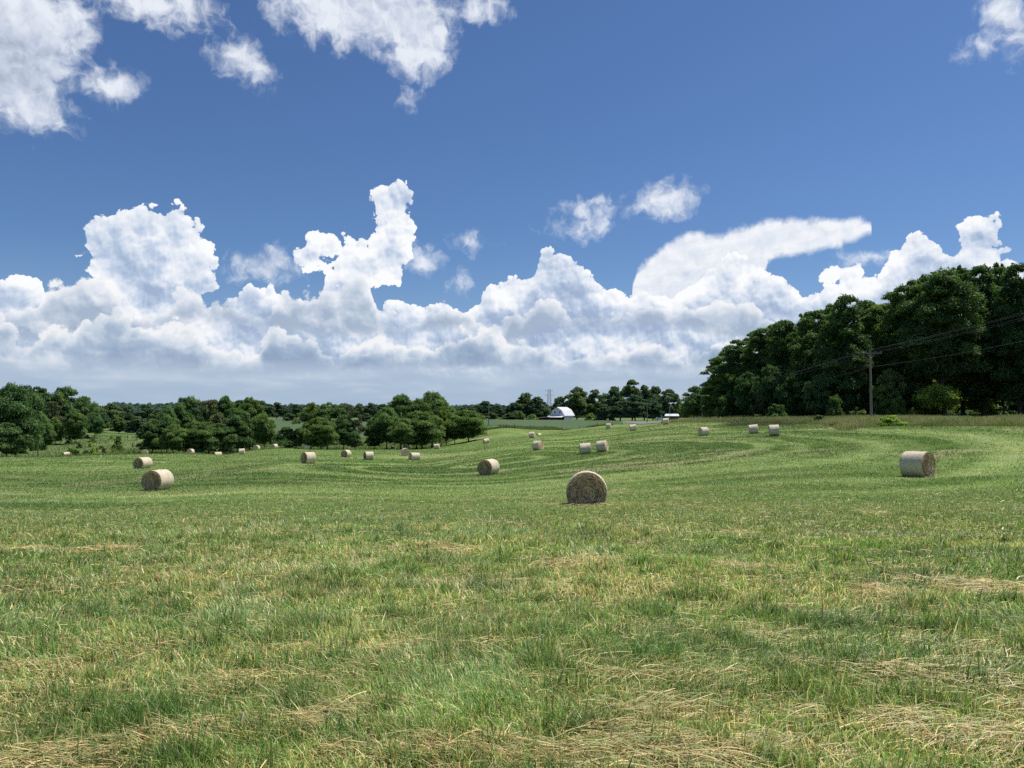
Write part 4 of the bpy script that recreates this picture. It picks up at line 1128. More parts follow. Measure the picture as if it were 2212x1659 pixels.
def build_far():
    p1, g1, t1 = pole(1882, 118, 755, 1.75, 'tall grey wooden utility pole with crossarm in front of the dark woods', armrz=R(-6))
    # low guy guard beside the pole
    x, y, z = at(1848, 121)
    o = MB().tube([(0, 0, 0), (0.22, 0, 1.25)], 0.05, 8).build('marker_post', M['yellow']); o.location = (x, y, z); tag(o, 'slim yellow green marker post leaning in the grass left of the tall utility pole', 'marker post')
    p2, g2, t2 = pole(1517, 262, 836, 1.3, 'dark utility pole in front of the large round tree left of the woods', armrz=AZ(1517) + 0.35)
    p3, g3, t3 = pole(1398, 320, 872, 1.3, 'utility pole beside the pale road end, in front of the farmyard trees', armrz=AZ(1398) - 0.2)
    p4, g4, t4 = pole(1341, 500, 876, 1.2, 'farthest utility pole of the road line, left of the road trunk', armrz=AZ(1341))
    p5, g5, t5 = pole(1055.5, 320, 867, 0.5, 'lone utility pole at the near edge of the soybean field', braces=False)
    # off-frame pole to the right
    p0, g0, t0 = pole(2620, 66, 560, 1.75, 'utility pole beyond the right edge carrying the same cables', armrz=R(-6))
    for k in range(4):
        nm = ['far left', 'inner left', 'inner right', 'outer right'][k]
        wire([t0[k], t1[k], t2[k], t3[k], t4[k]], 'thin power cable on the %s insulators of the utility poles' % ['outermost left', 'inner left', 'inner right', 'outermost right'][k], 0.010, 0.0085)
    top = lambda g, dz: (g[0], g[1], g[2] + g[3] + dz)
    wire([top(g0, 0.0), top(g1, 0.0), top(g2, 0.0), top(g3, 0)], 'single cable running over the very tops of the utility poles', 0.010, 0.0085)
    wire([top(g0, -3.2), top(g1, -2.6), top(g2, -2.4), top(g3, -2.0)], 'thicker low cable fixed to the shafts below the crossarms', 0.012, 0.012)
    # ---- yard light pole
    x, y, z = at(1447, 400); h = elev(1447, 877, 400) - z
    r = empty('yard_light', (x, y, z)); tag(r, 'thin pale pole with a lamp head beside the white roofed shed', 'lamp post')
    MB().tube([(0, 0, 0), (0, 0, h)], [0.14, 0.10], 8).build('shaft', M['metal'], r)
    MB().tube([(0, 0, h - 0.1), (0.5, 0, h + 0.1)], 0.05, 6).tube([(0.5, 0, h - 0.25), (0.5, 0, h + 0.1), (0.5, 0, h + 0.2)], [0.28, 0.22, 0.06], 8).build('lamp_head', M['ceramic'], r)
    # ---- transmission tower: lattice
    x, y, z = at(1186.5, 900); h = elev(1186.5, 841, 900) - z
    r = empty('transmission_tower', (x, y, z)); tag(r, 'grey steel lattice transmission tower rising behind the left of the barn', 'pylon')
    b = MB(); wb, wt = 3.0, 1.3
    def corner(sx, sy, zz):
        f = zz / h; w = wb * (1 - f) + wt * f; return (sx * w, sy * w, zz)
    for sx in (-1, 1):
        for sy in (-1, 1): b.tube([corner(sx, sy, 0), corner(sx, sy, h)], 0.17, 4)
    n = 12
    for i in range(n):
        z0, z1 = h * i / n, h * (i + 1) / n
        for (a, c) in (((-1, -1), (1, -1)), ((1, -1), (1, 1)), ((1, 1), (-1, 1)), ((-1, 1), (-1, -1))):
            b.tube([corner(*a, z0), corner(*c, z1)], 0.09, 3); b.tube([corner(*c, z0), corner(*a, z1)], 0.09, 3); b.tube([corner(*a, z1), corner(*c, z1)], 0.09, 3)
    b.build('lattice', M['metal'], r)
    for zz, L in ((h * 0.97, 4.0), (h * 0.80, 5.2), (h * 0.5, 6.2)):
        a = MB()
        for s in (-1, 1):
            a.tube([(0, 0, zz), (s * L, 0, zz)], 0.14, 4); a.tube([(s * wt, 0, zz - 1.4), (s * L, 0, zz)], 0.10, 4); a.tube([(s * L, 0, zz), (s * L, 0, zz - 1.8)], 0.10, 4)
        a.build('crossarm', M['metal'], r)
    build_barn(); build_shed_car(); build_fences()

def gambrel(w, hs, hk, hp, kx):
    """half profile of a gambrel: eaves at (w, hs), knuckle (kx, hk), peak (0, hp)"""
    return [(-w, hs), (-kx, hk), (0, hp), (kx, hk), (w, hs)]

def build_barn():
    d = 520; x, y, z = at(1204, d)
    r = empty('barn', (x, y, z)); tag(r, 'white gambrel roofed barn with a lean to, in front of the far grove', 'barn')
    S = d / F                                                   # metres per measured unit
    # gable faces left-front; roof ridge runs to the right and away
    r.rotation_euler = (0, 0, R(-33))
    W, Ln, hs, hk, hp, kx = 5.3, 13.0, 3.5, 7.0, 8.9, 3.3
    gp = [(-W, 0), (-W, hs)] + [(-W * 0.97, hs + 0.3), (-kx, hk), (0, hp - 0.12), (kx, hk), (W * 0.97, hs + 0.3), (W, hs), (W, 0)]
    mb = MB(); n = len(gp)
    # local: x across the gable, y along the ridge (0 = front gable)
    vs = [(px, 0, pz) for px, pz in gp] + [(px, Ln, pz) for px, pz in gp]
    mb.add(vs, [tuple(range(n)), tuple(range(2 * n - 1, n - 1, -1)), (0, n, n + 1, 1), (n - 2, 2 * n - 2, 2 * n - 1, n - 1)])
    mb.build('wall', M['white_wall'], r)
    roof = MB(); pr = [(-W - 0.5, hs - 0.15), (-kx, hk + 0.12), (0, hp + 0.12), (kx, hk + 0.12), (W + 0.5, hs - 0.15)]
    for i in range(4):
        (x0, z0), (x1, z1) = pr[i], pr[i + 1]
        roof.add([(x0, -0.5, z0), (x1, -0.5, z1), (x1, Ln + 0.5, z1), (x0, Ln + 0.5, z0), (x0, -0.5, z0 - 0.12), (x1, -0.5, z1 - 0.12), (x1, Ln + 0.5, z1 - 0.12), (x0, Ln + 0.5, z0 - 0.12)],
                 [(0, 1, 2, 3), (7, 6, 5, 4), (0, 4, 5, 1), (3, 2, 6, 7), (0, 3, 7, 4), (1, 5, 6, 2)])
    roof.build('roof', M['white_roof'], r)
    for wx in (-1.9, 1.9):
        f = MB().box((wx, -0.05, 5.5), (1.0, 0.08, 1.0)).build('window', M['dark_open'], r)
        MB().box((wx, -0.07, 6.06), (1.3, 0.12, 0.12)).box((wx, -0.07, 4.94), (1.3, 0.12, 0.12)).build('frame', M['white_wall'], f)
    MB().box((0, -0.06, 7.2), (1.3, 0.08, 0.5)).build('vent', M['white_wall'], r)
    for k in range(7):
        MB().box((W + 0.04, 1.2 + k * 1.75, 1.0), (0.08, 0.8, 0.7)).build('window', M['dark_open'], r)
    # lean-to across the gable end
    lt = MB().add([(-W - 0.6, -4.6, 2.3), (W + 0.4, -4.6, 2.3), (W + 0.4, 0.0, 3.5), (-W - 0.6, 0.0, 3.5), (-W - 0.6, -4.6, 2.14), (W + 0.4, -4.6, 2.14), (W + 0.4, 0.0, 3.34), (-W - 0.6, 0.0, 3.34)],
                  [(0, 1, 2, 3), (7, 6, 5, 4), (0, 4, 5, 1), (3, 2, 6, 7), (0, 3, 7, 4), (1, 5, 6, 2)]).build('lean_to_roof', M['white_roof'], r)
    pm = MB()
    for k in range(6): pm.box((-W + k * 2.1, -4.4, 1.08), (0.2, 0.2, 2.1))
    pm.box((0, -4.4, 1.98), (2 * W, 0.12, 0.22)).build('lean_to_post', M['dark_wood'], r)
    MB().box((0, -0.35, 1.5), (2 * W, 0.5, 2.9)).box((-W + 0.3, -2.3, 1.1), (0.1, 4.2, 2.1)).box((1.5, -3.9, 0.6), (5.5, 0.1, 1.2)).build('lean_to_wall', M['dark_wood'], r)
    # low weathered wing on the left
    x2, y2, z2 = at(1176, 514)
    q = empty('cattle_shed', (x2, y2, z2)); tag(q, 'low open weathered shed with a sagging dark roof left of the white barn', 'shed'); q.rotation_euler = (0, 0, R(-14)); q.scale = (0.62, 0.8, 0.8)
    MB().add([(-7, -2.5, 2.2), (6, -2.5, 3.1), (6, 2.5, 3.5), (-7, 2.5, 2.6), (-7, -2.5, 2.05), (6, -2.5, 2.95), (6, 2.5, 3.35), (-7, 2.5, 2.45)],
             [(0, 1, 2, 3), (7, 6, 5, 4), (0, 4, 5, 1), (3, 2, 6, 7), (0, 3, 7, 4), (1, 5, 6, 2)]).build('roof', M['rust_roof'], q)
    w = MB().box((-0.5, 2.3, 1.2), (12.6, 0.1, 2.3)); w.build('wall', M['dark_wood'], q)
    for k in range(6): MB().box((-6.6 + k * 2.45, -2.3, 1.12 + k * 0.06), (0.2, 0.2, 2.15 + k * 0.13)).build('post', M['dark_wood'], q)

def build_shed_car():
    x, y, z = at(1451.5, 405)
    r = empty('shed', (x, y, z), -AZ(1451)); tag(r, 'small dark shed with a white sloping roof beside the lamp post', 'shed')
    MB().box((0, 0, 1.1), (6.2, 3.4, 2.2)).build('wall', M['dark_wood'], r)
    MB().box((1.6, -1.73, 0.95), (1.7, 0.06, 1.9)).build('door', M['rust_roof'], r)
    MB().add([(-3.7, -2.3, 2.15), (3.7, -2.3, 2.15), (3.3, 2.0, 3.2), (-3.3, 2.0, 3.2), (-3.7, -2.3, 2.0), (3.7, -2.3, 2.0), (3.3, 2.0, 3.05), (-3.3, 2.0, 3.05)],
             [(0, 1, 2, 3), (7, 6, 5, 4), (0, 4, 5, 1), (3, 2, 6, 7), (0, 3, 7, 4), (1, 5, 6, 2)]).build('roof', M['white_roof'], r)
    # ---- parked estate car, side on
    x, y, z = at(1426, 400)
    c = empty('parked_car', (x, y, z), -AZ(1426) + 0.15); tag(c, 'pale blue white estate car parked under the trees left of the shed', 'car')
    prof = [(-2.3, 0.42), (-2.32, 0.85), (-2.2, 1.05), (-1.95, 1.45), (-1.5, 1.56), (0.2, 1.55), (0.55, 1.45), (1.05, 1.02), (1.9, 0.92), (2.25, 0.78), (2.32, 0.45), (2.1, 0.34), (-2.1, 0.34)]
    n = len(prof); vs = []
    for yy, k in ((-0.88, 1.0), (0.88, 1.0)):
        for px, pz in prof: vs.append((px, yy * (0.82 if pz > 1.1 else 1.0), pz))
    b = MB().add(vs, [tuple(range(n))[::-1], tuple(range(n, 2 * n))] + [(i, (i + 1) % n, n + (i + 1) % n, n + i) for i in range(n)])
    b.build('body', M['car_paint'], c)
    for s in (-1, 1):
        for pts in ([(-1.85, 1.08), (-1.72, 1.42), (-0.9, 1.46), (-0.9, 1.08)], [(-0.82, 1.08), (-0.82, 1.46), (0.12, 1.46), (0.85, 1.08)]):
            yv = lambda pz: s * (0.895 if pz < 1.1 else 0.745)
            MB().add([(px, yv(pz), pz) for px, pz in pts], [(0, 1, 2, 3)]).build('side_window', M['glass'], c)
        for wx in (-1.4, 1.42):
            w = empty('wheel', (wx, s * 0.86, 0.33)); w.parent = c
            MB().tube([(0, -0.11, 0), (0, 0.11, 0)], 0.33, 18).build('tyre', M['rubber'], w)
            MB().tube([(0, -0.13, 0), (0, 0.13, 0)], 0.19, 12).build('rim', M['metal'], w)
        MB().box((2.25, s * 0.6, 0.72), (0.14, 0.3, 0.13)).build('headlight', M['ceramic'], c)

def build_fences():
    # wire fence along the near edge of the soybean field
    us = [1000, 1022, 1050, 1080, 1112, 1146, 1178, 1214, 1252, 1290]
    r = empty('wire_fence', at(1146, 292)); tag(r, 'old wire fence with thin wooden posts along the near edge of the soybean field', 'fence')
    ox, oy, oz = r.location
    P = []
    for u in us:
        x, y, z = at(u, 292); P.append((x, y, z))
        MB().tube([(x - ox, y - oy, z - oz - 0.2), (x - ox + 0.04, y - oy, z - oz + 1.35)], 0.09, 6).build('post', M['pole'], r)
    for hz in (0.45, 0.85, 1.2):
        MB().tube([(x - ox, y - oy, z - oz + hz) for x, y, z in P], 0.012, 4).build('wire', M['wire'], r)
    # corner pen of close posts and rails
    x0, y0, z0 = at(1098, 283)
    q = empty('pen_fence', (x0, y0, z0)); tag(q, 'short dark rail fence with close posts at the fence corner right of the creek trees', 'fence')
    for k in range(7):
        x, y, z = at(1076 + k * 6, 283 - k * 0.5)
        MB().box((x - x0, y - y0, z - z0 + 0.6), (0.16, 0.16, 1.5)).build('post', M['dark_wood'], q)
    xa, ya, za = at(1076, 283); xb, yb, zb = at(1112, 280)
    for hz in (0.5, 0.95): MB().tube([(xa - x0, ya - y0, za - z0 + hz), (xb - x0, yb - y0, zb - z0 + hz)], 0.06, 4).build('rail', M['dark_wood'], q)
    # meadow fence on the left slope
    x0, y0, z0 = at(440, 330)
    us = [375, 386, 402, 415]
    x0, y0, z0 = at(395, 300)
    q = empty('meadow_fence', (x0, y0, z0)); tag(q, 'few leaning dark posts of a wire fence on the left meadow', 'fence')
    PP = []
    for k, (u, d) in enumerate([(248, 262), (262, 285), (276, 300), (288, 240)]):
        x, y, z = at(u, d); PP.append((x - x0, y - y0, z - z0 + 1.0))
        MB().tube([(x - x0, y - y0, z - z0 - 0.2), (x - x0 + 0.08, y - y0, z - z0 + 1.5)], 0.12, 6).build('post', M['dark_wood'], q)
    MB().tube(PP[:3], 0.015, 4).build('wire', M['wire'], q)

# ------------------------------------------------------------------ grass
def blades(P, h, w, az, lean, curve, col, name, mat, tipw=0.15, cols_tip=None):
    """tapered two-piece blades standing (or lying) at P; az = direction they lean to"""
    n = len(P)
    dirv = np.stack([np.cos(az), np.sin(az), np.zeros(n)], 1)
    # width axis: random about vertical
    wa = az + PI / 2 + (np.random.RandomState(3).rand(n) - 0.5) * 1.6
    wv = np.stack([np.cos(wa), np.sin(wa), np.zeros(n)], 1) * (w / 2)[:, None]
    up = np.array((0, 0, 1.0))
    sl = np.sin(lean)[:, None]; cl = np.cos(lean)[:, None]
    mid = P + (dirv * sl + up * cl) * (h * 0.52)[:, None]
    l2 = lean + curve; s2 = np.sin(l2)[:, None]; c2 = np.cos(l2)[:, None]
    tip = mid + (dirv * s2 + up * c2) * (h * 0.48)[:, None]
    V = np.stack([P - wv, P + wv, mid - wv * 0.8, mid + wv * 0.8, tip - wv * tipw, tip + wv * tipw], 1).reshape(-1, 3)
    b = np.arange(n) * 6
    Fq = np.concatenate([np.stack([b, b + 1, b + 3, b + 2], 1), np.stack([b + 2, b + 3, b + 5, b + 4], 1)])
    sh = np.array([0.50, 0.50, 1.0, 1.0, 1.18, 1.18])  # darker roots, lighter tips: shade between the blades put into their colour
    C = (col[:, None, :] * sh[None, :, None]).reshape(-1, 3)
    me = mesh_np(name, V, [Fq], col=C); me.materials.append(mat)
    return me

DRY = [  # dried hay lying in view, measured: (u, v, half width, half height, strength)
 (1630, 1230, 85, 13, 1.0), (960, 1192, 80, 12, .9), (1340, 1060, 22, 4, 1.0), (1468, 1057, 36, 4, 1.0), (60, 1190, 34, 9, .8), (210, 1190, 60, 9, .9), (600, 1180, 90, 10, .5), (1240, 1218, 110, 12, .6),
 (1895, 1110, 30, 6, .6), (1590, 1152, 30, 6, .7), (1390, 1178, 34, 7, .6), (1900, 1040, 40, 5, .4), (1330, 1470, 150, 22, 1.0), (2000, 1470, 190, 34, 1.0), (1900, 1280, 60, 14, .8), (2120, 1275, 90, 12, .8),
 (350, 1610, 330, 34, 1.0), (1200, 1640, 420, 36, 1.0), (120, 1450, 110, 30, .6), (1900, 1560, 130, 34, .9), (2140, 1600, 120, 50, .6), (800, 1400, 260, 14, .45), (1500, 1540, 150, 28, .8), (520, 1480, 160, 26, .5), (1700, 1380, 260, 16, .5), (300, 1400, 160, 14, .35),
 (1320, 1590, 120, 20, .8), (1730, 1625, 140, 24, .6), (700, 1545, 150, 16, .5), (1266, 1092, 62, 6, .7)]
def dryness(x, y):
    """0..1: how much cut, dried hay lies at a place"""
    out = np.zeros(len(x)); wfine = fnoise(x, y, 0.28, 19) - 0.5
    for u, v, a, b, s in DRY:
        az, t = ray(u, v)
        # distance at which the ground is seen at v
        d = 3.0
        for _ in range(40):
            hh = EYE - gz(d * math.sin(az), d * math.cos(az)); d = 0.5 * d + 0.5 * hh / -t
        az2, t2 = ray(u, v + b); d2 = (EYE - gz(d * math.sin(az), d * math.cos(az))) / -t2
        rx = a * d / F; ry = max(0.12, abs(d - d2)) * 1.15
        ca, sa = math.cos(az), math.sin(az)
        dx = x * ca - y * sa; dy = x * sa + y * ca - d
        wob = (fnoise(x, y, 0.9, 15) - 0.5) * 2.2 + wfine * 1.6
        r = np.sqrt((dx / rx) ** 2 + (dy / ry) ** 2) + wob
        out = np.maximum(out, s * min(1.0, 0.47 + 0.15 * (v > 1540) + (v < 1350) * 0.45) * np.clip(1.25 - r, 0, 1))
    return out

def build_grass():
    rs = np.random.RandomState(4)
    def scatter(n, d0, d1, half=42):
        a = rs.uniform(R(-half), R(half), n); d = np.exp(rs.uniform(math.log(d0), math.log(d1), n))
        return d * np.sin(a), d * np.cos(a), d
    G1, G2, G3 = np.array((0.105, 0.205, 0.034)), np.array((0.310, 0.460, 0.130)), np.array((0.215, 0.350, 0.160))
    ST, BR, DK = np.array((0.70, 0.60, 0.34)), np.array((0.33, 0.22, 0.10)), np.array((0.028, 0.058, 0.016))
    def colours(x, y, d, strawp):
        n = len(x); t = rs.rand(n)[:, None]
        hue = fnoise(x, y, 3.5, 21)[:, None]
        c = G1 * (1 - t) + G2 * t
        c = c * (1 - np.clip(hue * 1.6 - 0.45, 0, 1) * 0.55) + G3 * np.clip(hue * 1.6 - 0.45, 0, 1) * 0.55
        k = rs.rand(n); isst = k < strawp; isbr = (~isst) & (k < strawp * 1.35)
        c = np.where(isst[:, None], ST * (0.6 + 0.7 * rs.rand(n, 1)), c); c = np.where(isbr[:, None], BR * (0.7 + 0.8 * rs.rand(n, 1)), c)
        return c * (0.72 + 0.5 * fnoise(x, y, 0.8, 25)[:, None] + 0.12 * rs.randn(n, 1)).clip(0.35, 1.6)
    # --- 1. near standing grass
    N = int(1080000 * GQ)
    x, y, d = scatter(N, 2.2, 27)
    dens = fnoise(x, y, 0.55, 2) * 0.55 + fnoise(x, y, 0.16, 5) * 0.45
    dry = dryness(x, y)
    keep = rs.rand(N) < np.clip(0.30 + (dens - 0.33) * 2.2, 0.12, 1) * (1 - 0.72 * dry) * np.clip((27 - d) / 13, 0, 1)
    x, y, d, dens, dry = x[keep], y[keep], d[keep], dens[keep], dry[keep]; n = len(x)
    tuft = np.clip((fnoise(x, y, 0.36, 9) - 0.60) * 6, 0, 1) * (1 - dry)
    strawp = np.clip(0.24 + 0.6 * (fnoise(x, y, 1.3, 12) - 0.45) + 0.8 * dry, 0.06, 0.95) * (1 - 0.6 * tuft)
    c = colours(x, y, d, strawp)
    c = c * (1.27 - 0.42 * tuft[:, None])
    h = (0.035 + 0.065 * rs.rand(n) ** 1.5) * (1 + 0.9 * tuft) * (0.8 + 0.4 * np.clip(d / 10, 0, 1)); h *= np.where(rs.rand(n) < 0.03, 2.1, 1)
    w = (0.0036 + 0.0050 * rs.rand(n) ** 1.5) * np.clip(d / 5.5, 0.85, 2.6)
    c = c * (0.60 + 0.85 * rs.rand(n, 1) ** 0.8)
    far_ = np.clip((d - 9) / 15, 0, 1)[:, None]; c = c * (1 - 0.30 * far_) + c.mean(0) * 0.22 * far_
    flow = fnoise(x, y, 1.6, 17) * 9
    az = np.where(rs.rand(n) < 0.55, flow + rs.randn(n) * 0.6, rs.rand(n) * 6.28)
    lean = np.abs(rs.randn(n)) * 0.42 + 0.12; curve = rs.rand(n) * 0.9
    z = ground(x, y)
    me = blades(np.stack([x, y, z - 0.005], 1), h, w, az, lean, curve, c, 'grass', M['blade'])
    tag(obj('grass', me), 'short mown green grass with straw coloured blades covering the near field', kind='stuff')
    # --- 1a. taller uncut tufts
    T = int(420 * GQ); tx, ty, td = scatter(T, 2.4, 16, 40); nb = 46
    x = np.repeat(tx, nb) + rs.randn(T * nb) * np.repeat(0.03 + 0.05 * rs.rand(T), nb); y = np.repeat(ty, nb) + rs.randn(T * nb) * np.repeat(0.03 + 0.05 * rs.rand(T), nb)
    n = len(x); tone = np.repeat(rs.rand(T), nb)[:, None]; t = rs.rand(n, 1)
    c = (np.array((0.055, 0.13, 0.028)) * (1 - t) + np.array((0.17, 0.31, 0.085)) * t) * (1 - tone) + (np.array((0.12, 0.20, 0.04)) * (1 - t) + np.array((0.38, 0.46, 0.14)) * t) * tone
    c = np.where(rs.rand(n, 1) < 0.10, np.array((0.60, 0.50, 0.25)), c)
    hh = np.repeat(0.09 + 0.13 * rs.rand(T), nb) * (0.6 + 0.5 * rs.rand(n))
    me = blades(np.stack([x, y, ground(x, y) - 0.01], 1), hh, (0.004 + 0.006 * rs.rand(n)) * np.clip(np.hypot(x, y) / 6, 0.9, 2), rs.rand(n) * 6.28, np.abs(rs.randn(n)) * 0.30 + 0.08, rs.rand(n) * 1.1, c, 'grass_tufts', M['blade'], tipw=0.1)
    tag(obj('grass_tufts', me), 'taller dark green tufts standing out of the mown grass close by', kind='stuff')
    # --- 1b. broad leaved weeds and clover between the blades
    N = int(3000 * GQ); x, y, d = scatter(N, 2.3, 13)
    keep = rs.rand(N) < np.clip((fnoise(x, y, 0.9, 55) - 0.5) * 5, 0.03, 1); x, y, d = x[keep], y[keep], d[keep]; n = len(x)
    V = []; C = []
    for q in range(7):
        a = rs.rand(n) * 6.28; L_ = 0.012 + 0.022 * rs.rand(n); ww = L_ * (0.28 + 0.2 * rs.rand(n)); e = 0.2 + 0.7 * rs.rand(n)
        dv = np.stack([np.cos(a) * np.cos(e), np.sin(a) * np.cos(e), np.sin(e) * 0.7], 1); nv = np.stack([-np.sin(a), np.cos(a), np.zeros(n)], 1)
        b0 = np.stack([x, y, ground(x, y) + 0.02 + 0.035 * rs.rand(n)], 1) + dv * (0.02 * rs.rand(n))[:, None]
        V.append(np.stack([b0, b0 + dv * (L_ * 0.55)[:, None] + nv * ww[:, None], b0 + dv * L_[:, None] - np.array((0, 0, 0.006)), b0 + dv * (L_ * 0.55)[:, None] - nv * ww[:, None]], 1).reshape(-1, 3))
        cc = np.array((0.10, 0.19, 0.035)) + np.array((0.12, 0.15, 0.03)) * rs.rand(n, 1); C.append(np.repeat(cc, 4, 0))
    V = np.concatenate(V); me = mesh_np('broadleaf_weeds', V, [np.arange(len(V)).reshape(-1, 4)], col=np.concatenate(C)); me.materials.append(M['blade'])
    tag(obj('clover', me), 'low clover and broad leaved weeds between the near grass blades', kind='stuff')
    # --- 2. mid and far stubble: larger tufts as distance grows
    N = int(700000 * GQ)
    x, y, d = scatter(N, 10, 215, 40)
    az0 = np.arctan2(x, y); keep = d < mown_edge(az0) - 0.5
    dens = fnoise(x, y, 1.6, 2); dry = dryness(x, y) * (d < 60)
    keep &= rs.rand(N) < np.clip(0.45 + (dens - 0.4) * 2, 0.2, 1) * (1 - 0.6 * dry) * np.clip((d - 9) / 14, 0, 1)
    x, y, d, dry = x[keep], y[keep], d[keep], dry[keep]; n = len(x)
    sw = swath(x, y); n14 = fnoise(x, y, 14, 61); n2 = fnoise(x, y, 55, 66)
    strawp = np.clip(0.13 + 0.7 * (fnoise(x, y, 6, 12) - 0.45) + 0.20 * sw + 0.8 * dry, 0.02, 0.95)
    c = colours(x, y, d, strawp)
    br = np.clip(0.95 + sw * 0.62 + (n14 - 0.5) * 0.5 - np.clip((n2 - 0.55) * 1.6, 0, 0.3), 0.5, 1.8)[:, None]
    c = c * 0.62 + c.mean(0) * 0.38
    c = c * np.array((0.93, 1.02, 0.92)) * br * (0.92 + 0.34 * np.clip((46 - d) / 26, 0, 1))[:, None] + np.array((0.012, 0.016, 0.008)) * np.clip(sw, 0, 1)[:, None]
    h = (0.05 + 0.06 * rs.rand(n)) * np.clip(1.0 + (d - 20) / 160, 1, 1.8) * (0.75 + 0.5 * dens[keep] * 1.0)
    w = (0.006 + 0.006 * rs.rand(n)) * np.clip(d / 14, 1, 9)
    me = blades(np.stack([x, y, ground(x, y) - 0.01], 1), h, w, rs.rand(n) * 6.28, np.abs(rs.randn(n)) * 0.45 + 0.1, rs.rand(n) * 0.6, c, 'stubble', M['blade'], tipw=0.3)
    tag(obj('stubble', me), 'mown grass stubble in curving swaths over the far slope', kind='stuff')
    # --- 3. dried cut hay lying loose
    N = int(520000 * GQ)
    x, y, d = scatter(N, 2.2, 34)
    dry = dryness(x, y); line = np.clip((fnoise(x * 0.35, y * 1.6, 0.8, 29) - 0.50) * 3.2, 0, 1) * 0.22
    keep = rs.rand(N) < np.clip(0.06 + line * 1.3 * np.clip(1.3 - d / 14, 0.2, 1) + dry * 0.70, 0, 1)
    x, y, d, dry = x[keep], y[keep], d[keep], dry[keep]; n = len(x)
    # direction: roughly across the field, swirling
    th = (fnoise(x, y, 1.1, 33) - 0.5) * 2.0 + rs.randn(n) * 0.34 + np.where(rs.rand(n) < 0.18, rs.rand(n) * 6.28, 0)
    L_ = (0.07 + 0.26 * rs.rand(n) ** 1.3) * (0.75 + 0.5 * dry); w = (0.0026 + 0.0034 * rs.rand(n)) * np.clip(d / 4.5, 0.9, 4)
    z0 = ground(x, y) + 0.006 + (0.02 + 0.028 * dry + 0.03 * rs.rand(n)) * rs.rand(n)
    dv = np.stack([np.cos(th), np.sin(th), rs.randn(n) * 0.16 + 0.04], 1)
    nv = np.stack([-np.sin(th), np.cos(th), np.zeros(n)], 1); bend = (rs.randn(n) * 0.05)
    S = 4; V = []
    for s in range(S):
        f = s / (S - 1); arch = 4 * f * (1 - f)
        p = np.stack([x, y, z0], 1) + dv * (L_ * (f - 0.5))[:, None] + nv * (bend * L_ * arch)[:, None]
        p[:, 2] += arch * 0.012
        ww = (w * (0.5 if s in (0, S - 1) else 0.5))[:, None]
        side = nv * 0.8; side = side + np.array((0, 0, 0.6)) * np.where(rs.rand(n) < 0.5, 1, -1)[:, None] * 0.5
        if s == 0: side0 = side
        V += [p - side0 * ww, p + side0 * ww]
    V = np.stack(V, 1).reshape(-1, 3); b = np.arange(n) * 2 * S
    Fq = np.concatenate([np.stack([b + 2 * s, b + 2 * s + 1, b + 2 * s + 3, b + 2 * s + 2], 1) for s in range(S - 1)])
    t = rs.rand(n)[:, None]
    c = (np.array((0.34, 0.23, 0.09)) * (1 - t) + np.array((0.88, 0.71, 0.34)) * t) * (0.7 + 0.6 * rs.rand(n, 1))
    gr = rs.rand(n) < 0.38; c = np.where(gr[:, None], np.array((0.30, 0.36, 0.13)) * (0.7 + 0.6 * t), c)
    me = mesh_np('cut_hay', V, [Fq], col=np.repeat(c, 2 * S, 0)); me.materials.append(M['straw'])
    tag(obj('cut_hay', me), 'loose dried stalks of cut hay lying in pale drifts on the near grass', kind='stuff')
    # --- 4. tall tan grass on the roadside verge
    N = int(150000 * GQ)
    a = rs.uniform(AZ(1428), AZ(2380), N); ed = mown_edge(a)
    rd = np.interp(a, [AZ(u) for u, _ in ROAD[::-1]], [q / math.cos(AZ(u)) for u, q in ROAD[::-1]]) - 5.5
    f = rs.rand(N); d = ed + (np.maximum(rd, ed + 3) - ed) * f
    x, y = d * np.sin(a), d * np.cos(a)
    keep = rs.rand(N) < np.clip(0.35 + 1.2 * (fnoise(x, y, 3.0, 44) - 0.35), 0.1, 1); x, y, d, a, f = x[keep], y[keep], d[keep], a[keep], f[keep]; n = len(x)
    hh = (0.45 + 0.9 * fnoise(x, y, 5, 45)) * (0.55 + 0.6 * rs.rand(n)) * np.clip(f * 6 + 0.35, 0, 1)
    t = rs.rand(n)[:, None]; mixn = np.clip(fnoise(x, y, 4, 46) * 1.7 - 0.35, 0, 1)[:, None]
    tan = np.array((0.30, 0.26, 0.14)) * (1 - t) + np.array((0.50, 0.43, 0.27)) * t; grn = np.array((0.12, 0.18, 0.05)) * (1 - t) + np.array((0.22, 0.29, 0.10)) * t
    c = tan * mixn * 0.8 + grn * (1 - mixn * 0.8)
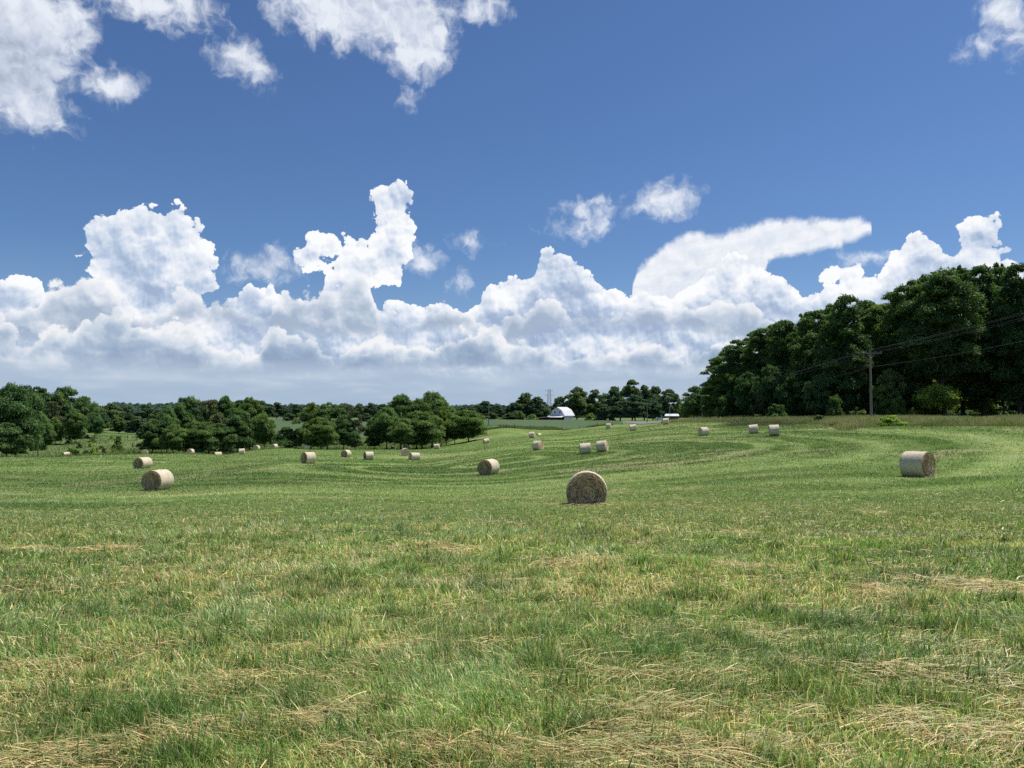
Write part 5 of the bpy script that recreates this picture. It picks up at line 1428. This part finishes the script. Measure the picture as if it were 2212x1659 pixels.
    me = blades(np.stack([x, y, ground(x, y) - 0.02], 1), hh, 0.018 + 0.02 * rs.rand(n), rs.rand(n) * 6.28, np.abs(rs.randn(n)) * 0.22, rs.rand(n) * 0.5, c, 'verge_grass', M['blade'], tipw=0.5)
    tag(obj('verge_grass', me), 'tall uncut tan and green grass along the roadside below the woods', kind='stuff')
    # --- 5. rough grass and weeds beyond the mown edge, left and centre
    N = int(120000 * GQ)
    a = rs.uniform(AZ(-60), AZ(1420), N); ed = mown_edge(a)
    u_ = 1106 + np.tan(a) * F
    span = np.where(u_ < 300, 190, np.where(u_ > 1000, 16, 90))
    f = rs.rand(N) ** 1.3; d = ed + span * f; x, y = d * np.sin(a), d * np.cos(a)
    k = np.clip(fnoise(x, y, 5, 47) * 2.2 - 0.6, 0, 1); keep = (rs.rand(N) < 0.25 + 0.75 * k) & ~((u_ > 1325) & (u_ < 1425)); x, y, k = x[keep], y[keep], k[keep]; n = len(x)
    hh = (0.15 + 0.75 * k) * (0.5 + 0.7 * rs.rand(n)) * np.where(u_[keep] > 1000, 0.9, 1.0)
    t = rs.rand(n)[:, None]; mixn = np.clip(fnoise(x, y, 9, 48) * 2.0 - 0.75, 0, 1)[:, None]
    c = (np.array((0.075, 0.14, 0.035)) * (1 - t) + np.array((0.18, 0.27, 0.075)) * t) * (1 - mixn * 0.6) + np.array((0.24, 0.20, 0.10)) * mixn * 0.6
    me = blades(np.stack([x, y, ground(x, y) - 0.02], 1), hh, 0.06 + 0.10 * rs.rand(n), rs.rand(n) * 6.28, np.abs(rs.randn(n)) * 0.35, rs.rand(n) * 0.6, c, 'weeds', M['blade'], tipw=0.5)
    tag(obj('weeds', me), 'rough weeds and long grass beyond the mown edge of the field', kind='stuff')

GQ = float(os.environ.get('GQ', '1'))
make_mats()
if 'ground' in PARTS: build_ground(); build_road_crop()
if 'bales' in PARTS: build_bales()
if 'trees' in PARTS: build_trees()
if 'far' in PARTS: build_far()
if 'grass' in PARTS: build_grass()
print('objects', len(bpy.data.objects), 'verts', sum(len(m.vertices) for m in bpy.data.meshes))
